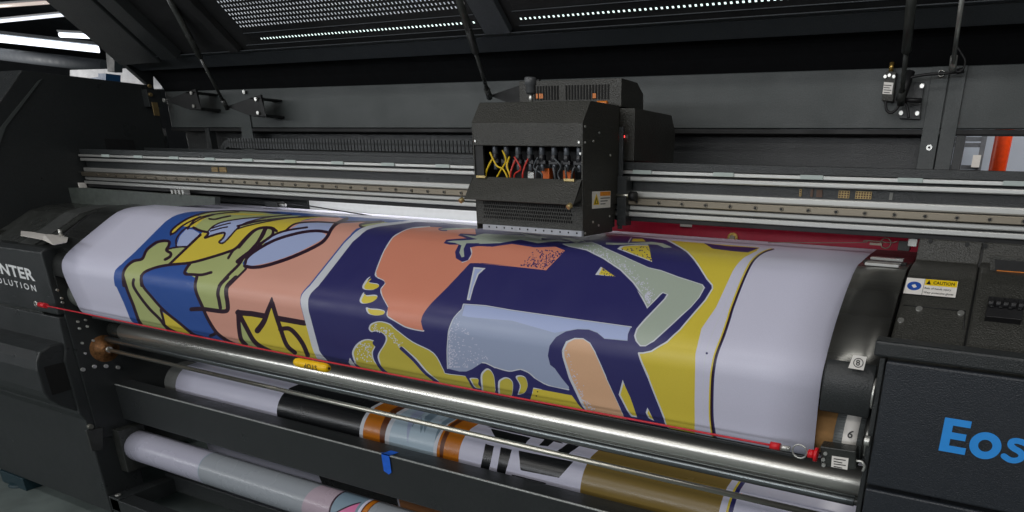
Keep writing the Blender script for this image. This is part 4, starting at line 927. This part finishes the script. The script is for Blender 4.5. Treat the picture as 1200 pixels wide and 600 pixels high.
for y, z in ((1.53, .055), (1.53, .09), (1.60, .08), (1.60, -.14), (1.53, -.155), (1.57, .06), (1.57, -.13), (1.66, -.12), (1.66, .03)): s_.cyl((x1, y, z), (x1+.002, y, z), .003, 10)
for xx, z in ((x0+.01, .055), (x1-.01, .055), (x1-.006, .03)): s_.cyl((xx, 1.5205, z), (xx, 1.518, z), .0028, 10)
cp('screw', s_, STL, 0)
# warning sticker on the side of the carriage
q4 = [Vector(at('x', x1+.0006, *q)) for q in ((693.8, 224.2), (715.2, 223.9), (715.2, 243.1), (693.8, 244.5))]
ys = [q.y for q in q4]; zs = [q.z for q in q4]; ya, yb = min(ys), max(ys); za_, zb_ = (zs[2]+zs[3])/2, (zs[0]+zs[1])/2
m = MB(); xs_ = x1+.0006; W2 = yb-ya; H2 = zb_-za_
def sb(a, b, c, d, lift, mi): m.box(xs_+lift-.0003, xs_+lift, ya+a*W2, ya+c*W2, za_+b*H2, za_+d*H2, mi)
sb(0, 0, 1, 1, .0004, 0); sb(.42, .72, .98, .97, .0007, 3); 
for k in range(3): sb(.44, .56-.17*k, .95-.12*k, .61-.17*k, .0007, 2)
m.add([(xs_+.0009, ya+a*W2, za_+b*H2) for a, b in ((.05, .22), (.38, .22), (.215, .88))], [(0, 1, 2)], 1); m.add([(xs_+.0011, ya+a*W2, za_+b*H2) for a, b in ((.12, .27), (.31, .27), (.215, .68))], [(0, 1, 2)], 2); m.add([(xs_+.0013, ya+a*W2, za_+b*H2) for a, b in ((.16, .30), (.27, .30), (.215, .55))], [(0, 1, 2)], 1)
cp('warning_sticker', m, [WHT, YEL, TXT, mat('label_orange', (240, 150, 30), .45)], 0)

# ------------------------------------------------------------------ rolls below
cyl_ = [(1.59+.09*math.cos(q), -.865+.09*math.sin(q)) for q in [math.radians(v) for v in range(100, 215, 8)]]
T = Sheet([(2.0, -.72), (1.80, -.745), (1.68, -.765)]+cyl_, -2.72, -.13)
def xat(px, py): return T.uv(px, py)[0]
bnd = [('black', xat(327, 470), xat(422, 500)), ('copper', xat(426, 501), xat(451, 513)), ('dkcop', xat(440, 508), xat(452, 513)), ('frame', xat(451, 513), xat(456, 517)), ('ice', xat(456, 517), xat(508, 535)),
       ('frame', xat(508, 535), xat(512, 536)), ('copper', xat(512, 536), xat(538, 545)), ('dkcop', xat(512, 536), xat(520, 540)), ('gold', xat(682, 560), xat(845, 590))]
T.band('copper', bnd[1][1], bnd[1][2]); 
for c, a, b in bnd:
    if c == 'dkcop': T.layers.append(('dkcop', [(a, T.s[-1]*.42), (b, T.s[-1]*.42), (b, T.s[-1]*.9), (a+(b-a)*.5, T.s[-1]*.98)]))
    else: T.band(c, a, b)
sl = T.s[-1]
ia, ib = xat(456, 517), xat(508, 535)
for k in range(26): a = ia+random.random()*(ib-ia-.02); T.layers.append((random.choice(['greyb', 'steel', 'ice']), [(a, sl*random.uniform(.3, .5)), (a+random.uniform(.01, .05), sl*.52), (min(a+.05, ib), sl*random.uniform(.6, .9)), (a+.005, sl*.7)]))
def bk(px0, py0, px1, py1, px2, py2, px3, py3, c='black'): T.fill(c, [(px0, py0), (px1, py1), (px2, py2), (px3, py3)], False)
bk(569, 520, 579, 523, 573, 552, 563, 549); bk(587, 524, 600, 527, 592, 556, 582, 553)
bk(608, 528, 672, 541, 655, 560, 610, 551); bk(612, 500, 645, 508, 660, 520, 570, 500); bk(575, 502, 622, 513, 616, 520, 580, 512)
bk(640, 513, 652, 515, 642, 523, 632, 522); bk(665, 520, 680, 522, 665, 533, 650, 531); bk(600, 556, 640, 566, 636, 572, 598, 562)
xg = xat(845, 590); T.band('yellow', xg+.018, xg+.024); T.band('navy', xg+.024, xg+.036)
T.band('frame', xat(422, 500), xat(426, 501))
low = T.build('printed_roll')
low.modifiers.new('thickness', 'SOLIDIFY').thickness = .0006
roll = thing('media_roll', (-1.5, 1.59, -.865), 'middle roll under the steel rods, printed with black, copper and old gold bands', 'media roll')
ORG[roll.name] = Vector((-1.5, 1.59, -.865))
low.name = 'printed_wrap'; low.parent = roll; 
for v in low.data.vertices: v.co += ORG['printed_roll']-ORG[roll.name]
low.location = (0, 0, 0)
m = MB(); m.cyl((-2.80, 1.59, -.865), (-.12, 1.59, -.865), .080, 36, 0); m.cyl((-2.80, 1.59, -.865), (-2.715, 1.59, -.865), .086, 36, 0); obj('core', m, mat('grey_core', (96, 98, 96), .5), roll, .003)
# hanging sheet below the beam
U = Sheet([(1.60, -.96), (1.61, -1.05), (1.62, -1.15), (1.63, -1.30)], -2.80, -.13)
xw = at('y', 1.61, 365, 545)[0]; xk = at('y', 1.61, 460, 572)[0]; xh = at('y', 1.61, 600, 600)[0]
U.layers.append(('black', [(xw-.03, 0.0005), (xk, .0005), (xk+.01, .339), (xw+.06, .339)])); U.layers.append(('kraft', [(xk+.008, .0005), (-.14, .0005), (-.14, .339), (xk+.02, .339)]))
hs = U.build('hanging_banner'); tag(hs, 'hanging printed sheet with white, black and brown bands behind the bottom roll', 'printed sheet'); hs.modifiers.new('thickness', 'SOLIDIFY').thickness = .0006
# bottom take-up roll
V_ = [(1.42+.064*math.cos(math.radians(v)), -1.107+.064*math.sin(math.radians(v))) for v in range(75, 300, 10)]
tk = thing('take_up_roll', (-1.5, 1.42, -1.17), 'lowest white roll near the floor with a pink patch and a copper ring', 'media roll')
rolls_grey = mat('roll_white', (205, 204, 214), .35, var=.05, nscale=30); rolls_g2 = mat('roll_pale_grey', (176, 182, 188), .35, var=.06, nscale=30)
INK['film'] = ink('film_grey_dimmed', (150, 156, 163), .26); INK['film2'] = ink('film_pinkish', (176, 160, 172), .26); INK['filmw'] = ink('film_white_dimmed', (176, 176, 192), .26)  # white and grey wrap darkened in colour for the dimmer light down low
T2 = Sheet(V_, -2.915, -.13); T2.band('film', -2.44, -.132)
T2.band('greyb', -2.44, -2.436); sl2 = T2.s[-1]
xp0 = T2.uv(388, 590)[0]; xp1 = T2.uv(424, 592)[0]
T2.layers.append(('film2', [(xp0-.10, sl2*.02), (xp0, sl2*.02), (xp0, sl2*.98), (xp0-.16, sl2*.98)]))
T2.layers.append(('maroon', [(xp0, .001), (xp0+.008, .001), (xp0+.008, sl2*.99), (xp0, sl2*.99)]))
T2.layers.append(('greyb', [(xp0+.008, .001), (xp1, .001), (xp1, sl2*.99), (xp0+.008, sl2*.99)]))
T2.layers.append(('pink', [(xp0+.012, sl2*.46), (xp1-.012, sl2*.16), (xp1-.004, sl2*.98), (xp0+.012, sl2*.98)]))
T2.layers.append(('maroon', [(xp0+.012, sl2*.43), (xp1-.012, sl2*.13), (xp1-.012, sl2*.16), (xp0+.012, sl2*.46)]))
T2.band('white', xp1, xp1+.012); T2.band('dkcop', xp1+.012, xp1+.018); T2.band('copper', xp1+.018, xp1+.036); T2.band('dkcop', xp1+.036, xp1+.040)
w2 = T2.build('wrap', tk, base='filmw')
w2.modifiers.new('thickness', 'SOLIDIFY').thickness = .0006
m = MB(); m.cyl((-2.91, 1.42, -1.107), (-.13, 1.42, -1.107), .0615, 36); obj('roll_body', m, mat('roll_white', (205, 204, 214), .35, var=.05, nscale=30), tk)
m = MB(); m.cyl((-2.945, 1.42, -1.107), (-2.90, 1.42, -1.107), .035, 24); obj('cardboard_core', m, mat('cardboard', (150, 112, 66), .8), tk)
# blue tape over the beam
m = MB(); a = at('y', 1.398, 447, 530); b_ = at('y', 1.398, 456, 530); c = at('z', -.843, 455, 525); d = at('z', -.843, 465, 526)
m.extr([(a[0], 1.396, a[2]), (b_[0], 1.396, a[2]), (b_[0]+.002, 1.396, a[2]-.060), (b_[0]-.010, 1.396, a[2]-.070), (a[0]+.003, 1.396, a[2]-.062)], (0, .0006, 0))
m.extr([(a[0], 1.396, -.8450), (b_[0], 1.396, -.8450), (b_[0]+.006, 1.430, -.8445), (a[0]+.006, 1.430, -.8445)], (0, 0, .0006)); m.extr([(a[0], 1.396, -.8450), (b_[0], 1.396, -.8450), (b_[0], 1.396, a[2]-.001), (a[0], 1.396, a[2]-.001)], (0, .0006, 0))
tag(obj('masking_tape', m, mat('blue_tape', (28, 100, 215), .5)), 'short strip of bright blue tape stuck over the black cross beam', 'tape')
# emergency pull cord
cd = thing('pull_cord', (-1.6, 1.25, -.51), 'thin red emergency cord stretched along the front with a yellow STOP tag', 'emergency cord')
L0 = Vector(at('y', 1.245, 50, 357.5)); R0 = Vector(at('y', 1.245, 905, 522))
m = MB(); m.tube([L0+(R0-L0)*t+Vector((0, 0, -.006*math.sin(math.pi*t))) for t in np.linspace(0, 1, 14)], .0024, 10); obj('cord', m, mat('red_cord', (200, 30, 48), .35), cd)
TC = Vector(at('y', 1.243, 365.5, 427.8)); dx = (R0-L0).normalized()
m = MB(); m.lathe(TC-dx*.066, TC+dx*.066, [(0, .006), (.03, .0105), (.10, .013), (.90, .013), (.97, .0105), (1, .006)], 24, 0); m.cyl(TC+dx*.062, TC+dx*.0672, .0035, 10, 1)
text_mb(m, 'STOP', TC+dx*.036+Vector((0, -.0132, .0065)), -dx, (0, -.05, -1), .0135, 1, .012, .0006, 1.0, 1.15)
obj('stop_tag', m, [mat('tag_yellow', (250, 200, 10), .35), TXT], cd)
m = MB(); m.cyl(L0-dx*.018, L0+dx*.022, .009, 14, 0); m.cyl(L0-dx*.05, L0-dx*.018, .005, 12, 1); m.ring(L0-dx*.045, (0, 1, 0), .009, .0025, mi=1); obj('left_ferrule', m, [mat('red_plastic', (215, 30, 40), .35), STL], cd)
R1 = Vector(at('y', 1.245, 937, 529)); R2 = Vector(at('y', 1.245, 952, 532))
m = MB(); m.cyl(R0-dx*.004, R0+dx*.016, .0075, 14, 0); m.cyl(R0+dx*.016, R0+dx*.034, .0058, 12, 1); m.cyl(R0+dx*.030, R0+dx*.036, .0062, 6, 1); m.ring(R1, (0.1, 1, .1), .0145, .0018, 28, 8, 1); m.cyl(R1+dx*.013, R1+dx*.03, .003, 10, 1)
m.cyl(R2-dx*.008, R2+dx*.004, .0085, 16, 0); m.cyl(R2+dx*.004, R2+dx*.010, .014, 16, 0); obj('right_ferrule', m, [mat('red_plastic', (215, 30, 40), .35), STL], cd)
m = MB(); P = [at('y', 1.252, *q) for q in ((961, 523), (1003, 529), (1003, 551), (963, 547))]
m.extr(P, (0, .035, 0)); sw2 = thing('stop_switch', P[3], 'small black switch box holding the right end of the red cord', 'switch'); ORG[sw2.name] = Vector(P[3]); obj('body', m, BLKS, sw2, .002)
m = MB(); P = [at('y', 1.2512, *q) for q in ((975, 534), (994.5, 537), (993, 550.5), (974, 547))]; m.extr(P, (0, -.0005, 0))
for k in range(4): 
    y0 = 537+k*3; m.extr([at('y', 1.2502, *q) for q in ((977, y0), (991-k % 2*4, y0+2), (991-k % 2*4, y0+3), (977, y0+1))], (0, -.0002, 0), 1)
obj('switch_label', m, [WHT, TXT], sw2)
m = MB()
for q in ((967.5, 531), (965, 538), (965.5, 544.5)): c = at('y', 1.252, *q); m.cyl(c, (c[0], c[1]-.004, c[2]), .0038, 12)
m.tube([at('y', 1.262, *q) for q in ((1003, 540), (1009, 541), (1013, 546), (1011, 552))], .003)
obj('switch_screw', m, STL, sw2)
# wire hook above the banner at right
m = MB(); m.tube([at('y', 1.78, *q) for q in ((900, 284), (960, 284.5), (1012, 284), (1014, 282))], .001); 
m.tube([at('y', 1.775, *q) for q in ((1012, 284), (1014, 282), (1030, 283), (1045, 284.5), (1052, 282.5))], .0016); m.ring(at('y', 1.775, 1038, 285), (0.1, 1, 0), .012, .0015); m.box(*[v for v in (lambda a, b: (a[0], b[0], 1.765, 1.785, b[2], a[2]))(at('y', 1.775, 1020, 284), at('y', 1.775, 1034, 287.5))])
hk = part('wire_hook', m, ALUD, 0)
m = MB(); (lambda a, b: m.box(a[0], b[0], 1.76, 1.80, b[2], a[2]))(at('y', 1.775, 1054, 281.5), at('y', 1.775, 1066, 294)); (lambda a, b: m.box(a[0], b[0], 1.755, 1.80, b[2], a[2], 1))(at('y', 1.775, 1066, 278), at('y', 1.775, 1075, 288.5)); part('sensor_block', m, [BLKS, STL], .001)
# crumpled paper on the left cover
m = MB(); pts = [(25, 268.5), (40, 270), (60, 273.5), (82, 272.5), (78, 284), (63, 287), (50, 281), (24, 276)]
rr = [Vector(at('z', -.290+random.uniform(-.003, .004), *q)) for q in pts]; cpt = sum(rr, Vector())/len(rr)+Vector((0, 0, .004)); m.add(rr+[cpt], [(i, (i+1) % len(rr), len(rr)) for i in range(len(rr))])
pw_ = obj('paper_scrap', m, WHT); tag(pw_, 'crumpled white paper scrap lying on the left end cover', 'paper'); pw_.modifiers.new('t', 'SOLIDIFY').thickness = .001

# ------------------------------------------------------------------ the room
def setting(name, mb, m, kind='structure'):
    o = obj(name, mb, m); o['kind'] = kind; return o
m = MB(); m.box(-30, 12, -6, 22, -H-.1, -H); setting('floor', m, mat('concrete_floor', (108, 118, 116), .5, var=.25, nscale=6))
m = MB(); m.box(-30, 12, -6, 22, 3.1, 3.2); setting('ceiling', m, mat('dark_ceiling', (78, 80, 86), .8, var=.2, nscale=2))
m = MB(); m.box(-30, 12, 21.8, 22, -H, 3.1); m.box(-30.2, -30, -6, 22, -H, 3.1); m.box(12, 12.2, -6, 22, -H, 3.1); m.box(-30, 12, -6.2, -6, -H, 3.1); setting('wall', m, mat('grey_wall', (120, 122, 126), .7, var=.1, nscale=2))
# the shop beyond, upper left
LAMP = mat('lit_tube', (235, 242, 250), .3, emit=2.2)
LAMP2 = mat('lit_tube_row', (235, 242, 250), .3, emit=.30)
LAMP3 = mat('lit_tube_far_row', (225, 248, 242), .3, emit=1.6)
def tube_lamp(a, b, r, label, em=LAMP):
    t = thing('tube_light', ((a[0]+b[0])/2, (a[1]+b[1])/2, (a[2]+b[2])/2), label, 'ceiling light', 'ceiling tube lights beyond the machine')
    ORG[t.name] = Vector(((a[0]+b[0])/2, (a[1]+b[1])/2, (a[2]+b[2])/2))
    m = MB(); m.cyl(a, b, r, 12); obj('tube', m, em, t)
    m = MB(); A_, B_ = Vector(a), Vector(b); d = (B_-A_).normalized(); s = d.cross(Vector((0, 0, 1))).normalized()*r*1.6; P = [A_-s, A_+s, B_+s, B_-s]; m.extr([p+Vector((0, 0, r*1.1)) for p in P], (0, 0, r*.9)); obj('housing', m, mat('lamp_housing', (150, 152, 156), .5), t)
tube_lamp(at('z', 1.9, -40, 41), at('z', 1.9, 116, 58), .06, 'widest bright tube light seen past the lid at far left')
tube_lamp(at('z', 1.9, 70, 41), at('z', 1.9, 130, 44), .035, 'short white tube light between the widest tube and the lid edge')
tube_lamp(at('z', 1.9, -40, 29), at('z', 1.9, 90, 16), .02, 'thin tube light above the widest tube at far left', mat('lit_tube_dim', (235, 240, 248), .3, emit=1.2))
tube_lamp(at('z', 1.9, -40, 10), at('z', 1.9, 70, 2), .02, 'topmost thin tube light in the left corner', mat('lit_tube_dimmer', (225, 210, 200), .3, emit=.7))
for i, y in enumerate((6.6, 7.3, 8.1, 8.95, 9.3)):
    tube_lamp((-1.32*y-.5, y, 1.88), (-.5, y+.05, 1.88), .10, ('long tube light row nearest the lid, seen through its holes', 'second long tube light row seen through the lid holes', 'third long tube light row seen through the lid holes', 'fourth long tube light row seen through the lid holes', 'farthest long tube light row, seen through the lowest slots')[i], LAMP3 if i > 2 else LAMP2)
m = MB(); P = [at('y', 7.0, *q) for q in ((82, 82), (190, 79), (190, 104), (82, 104))]; m.extr(P, (0, .1, 0)); tag(obj('partition', m, mat('white_partition', (205, 206, 210), .6)), 'pale partition wall beyond the left housing', 'partition')
m = MB(); P = [at('y', 6.5, *q) for q in ((103, 92), (115, 90), (115, 86), (124, 86), (124, 98), (103, 97))]; m.extr(P, (0, .2, 0)); tag(obj('blue_box', m, mat('blue_plastic', (20, 80, 130), .5)), 'small blue box on the partition edge at upper left', 'box')
m = MB(); P = [at('y', 6.0, *q) for q in ((122, 40), (134, 44), (134, 84), (126, 84))]; m.extr(P, (0, .1, 0)); tag(obj('roof_post', m, mat('dim_steel', (60, 66, 70), .6)), 'dark post standing beyond the lid edge at upper left', 'post')
m = MB(); m.cyl(at('y', 7.5, -30, 60), at('y', 7.5, 125, 78), .10, 24); tag(obj('air_duct', m, mat('duct_grey', (70, 74, 80), .7)), 'long grey air duct below the widest tube light', 'duct')
# the shop seen through the opening at right
m = MB(); m.box(-1.5, 2.5, 5.6, 5.7, -H, 2.0); tag(obj('back_wall', m, mat('pale_blue_wall', (196, 204, 218), .6, var=.03, nscale=3)), 'pale wall seen through the opening at right', 'wall')
m = MB(); a = at('y', 4.5, 1157, 190); b_ = at('y', 4.5, 1179, 190); m.cyl(((a[0]+b_[0])/2+.01, 4.5, -H), ((a[0]+b_[0])/2+.01, 4.5, 1.8), (b_[0]-a[0])/2*.95, 24); tag(obj('orange_pipe', m, mat('orange_paint', (235, 72, 20), .4)), 'thick orange upright pipe seen through the opening at right', 'pipe')
sh2 = thing('metal_shelf', (-.25, 5.2, -H), 'grey wire shelf with a white box behind the opening', 'shelf'); ORG[sh2.name] = Vector((-.25, 5.2, -H))
m = MB(); xs0 = at('y', 5.2, 1120, 180)[0]; xs1 = at('y', 5.2, 1153, 180)[0]
for py in (163, 170, 196, 201): z = at('y', 5.2, 1140, py)[2]; m.box(xs0-.2, xs1, 5.18, 5.24, z-.012, z+.012)
m.box(xs1-.03, xs1, 5.17, 5.25, -H, .9); obj('frame', m, mat('shelf_steel', (120, 124, 130), .4, .5), sh2)
m = MB(); a = at('y', 5.15, 1138, 196); b_ = at('y', 5.15, 1150, 182); m.box(a[0], b_[0], 5.1, 5.17, a[2], b_[2]); obj('white_box', m, WHT, sh2)
# foot below the left cabinet
m = MB(); a = at('y', 1.30, 12, 560); b_ = at('y', 1.30, 42, 578); m.box(a[0], b_[0], 1.27, 1.33, -H, -1.36); m.lathe(((a[0]+b_[0])/2, 1.30, -H), ((a[0]+b_[0])/2, 1.30, -H+.02), [(0, .05), (.6, .045), (1, .02)], 16); part('levelling_foot', m, mat('teal_foot', (22, 48, 56), .5), .002)

# ------------------------------------------------------------------ lamps
def area(name, loc, rot, sx, sy, power, colr=(1, .98, .95)):
    l = bpy.data.lights.new(name, 'AREA'); l.shape = 'RECTANGLE'; l.size = sx; l.size_y = sy; l.energy = power; l.color = colr
    o = bpy.data.objects.new(name, l); col.objects.link(o); o.location = (loc[0], loc[1], loc[2]+H); o.rotation_euler = rot; return o
area('ceiling_lamp_front', (-1.6, .15, 1.65), (math.radians(8), 0, 0), 5.0, .22, 23)
area('ceiling_lamp_rear', (-1.6, -2.2, 1.65), (math.radians(40), 0, 0), 7.0, .45, 36)
area('ceiling_lamp_far', (-5, -4.6, 1.65), (math.radians(60), 0, 0), 16.0, .4, 60)
area('roller_highlight_strip', (-8, -5.6, .9), (math.radians(90), 0, 0), 20.0, .5, 265, (.93, .96, 1))  # added unseen strip behind the camera, stretched wide for the roller highlights
area('ceiling_lamp_right', (1.6, .6, 1.6), (0, math.radians(35), 0), .3, 2.4, 8)
area('shop_lamp', (0.6, 4.2, 1.6), (math.radians(-20), 0, 0), 1.5, .3, 60)
area('white_board_fill', (-1.75, 1.90, -.03), (math.radians(18), 0, 0), 1.3, .03, 2.0)  # added hidden light that brightens the white board under the gantry
area('red_board_fill', (-.5, 1.90, -.03), (math.radians(18), 0, 0), 1.0, .03, .25)  # added hidden light, weaker, for the red board
area('far_shop_fill', (-18, 4.0, .6), (math.radians(70), 0, math.radians(-60)), 2, 1.5, 320)  # added fill out of view, brightens the upper left background
world = bpy.data.worlds.new('World'); scene.world = world; world.use_nodes = True
world.node_tree.nodes['Background'].inputs[0].default_value = (.5, .55, .62, 1); world.node_tree.nodes['Background'].inputs[1].default_value = .03
# ------------------------------------------------------------------ camera
cam = bpy.data.cameras.new('camera'); co = bpy.data.objects.new('camera', cam); col.objects.link(co); scene.camera = co
cam.sensor_width = 36; cam.lens = FPX/1200*36; cam.shift_x = -(CX-600)/1200; cam.shift_y = (CY-300)/1200; cam.clip_start = .02; cam.clip_end = 200
Rw = Matrix(MC.T.tolist())                             # columns: camera right, down, forward in world axes
right_ = Vector(MC[0]); up_ = -Vector(MC[1]); back_ = -Vector(MC[2])
mm = Matrix((right_, up_, back_)).transposed().to_4x4(); mm.translation = Vector((0, 0, H)); co.matrix_world = mm
scene.view_settings.view_transform = 'Standard'; scene.view_settings.look = 'None'; scene.view_settings.exposure = 0; scene.view_settings.gamma = 1
scene.render.engine = 'CYCLES'
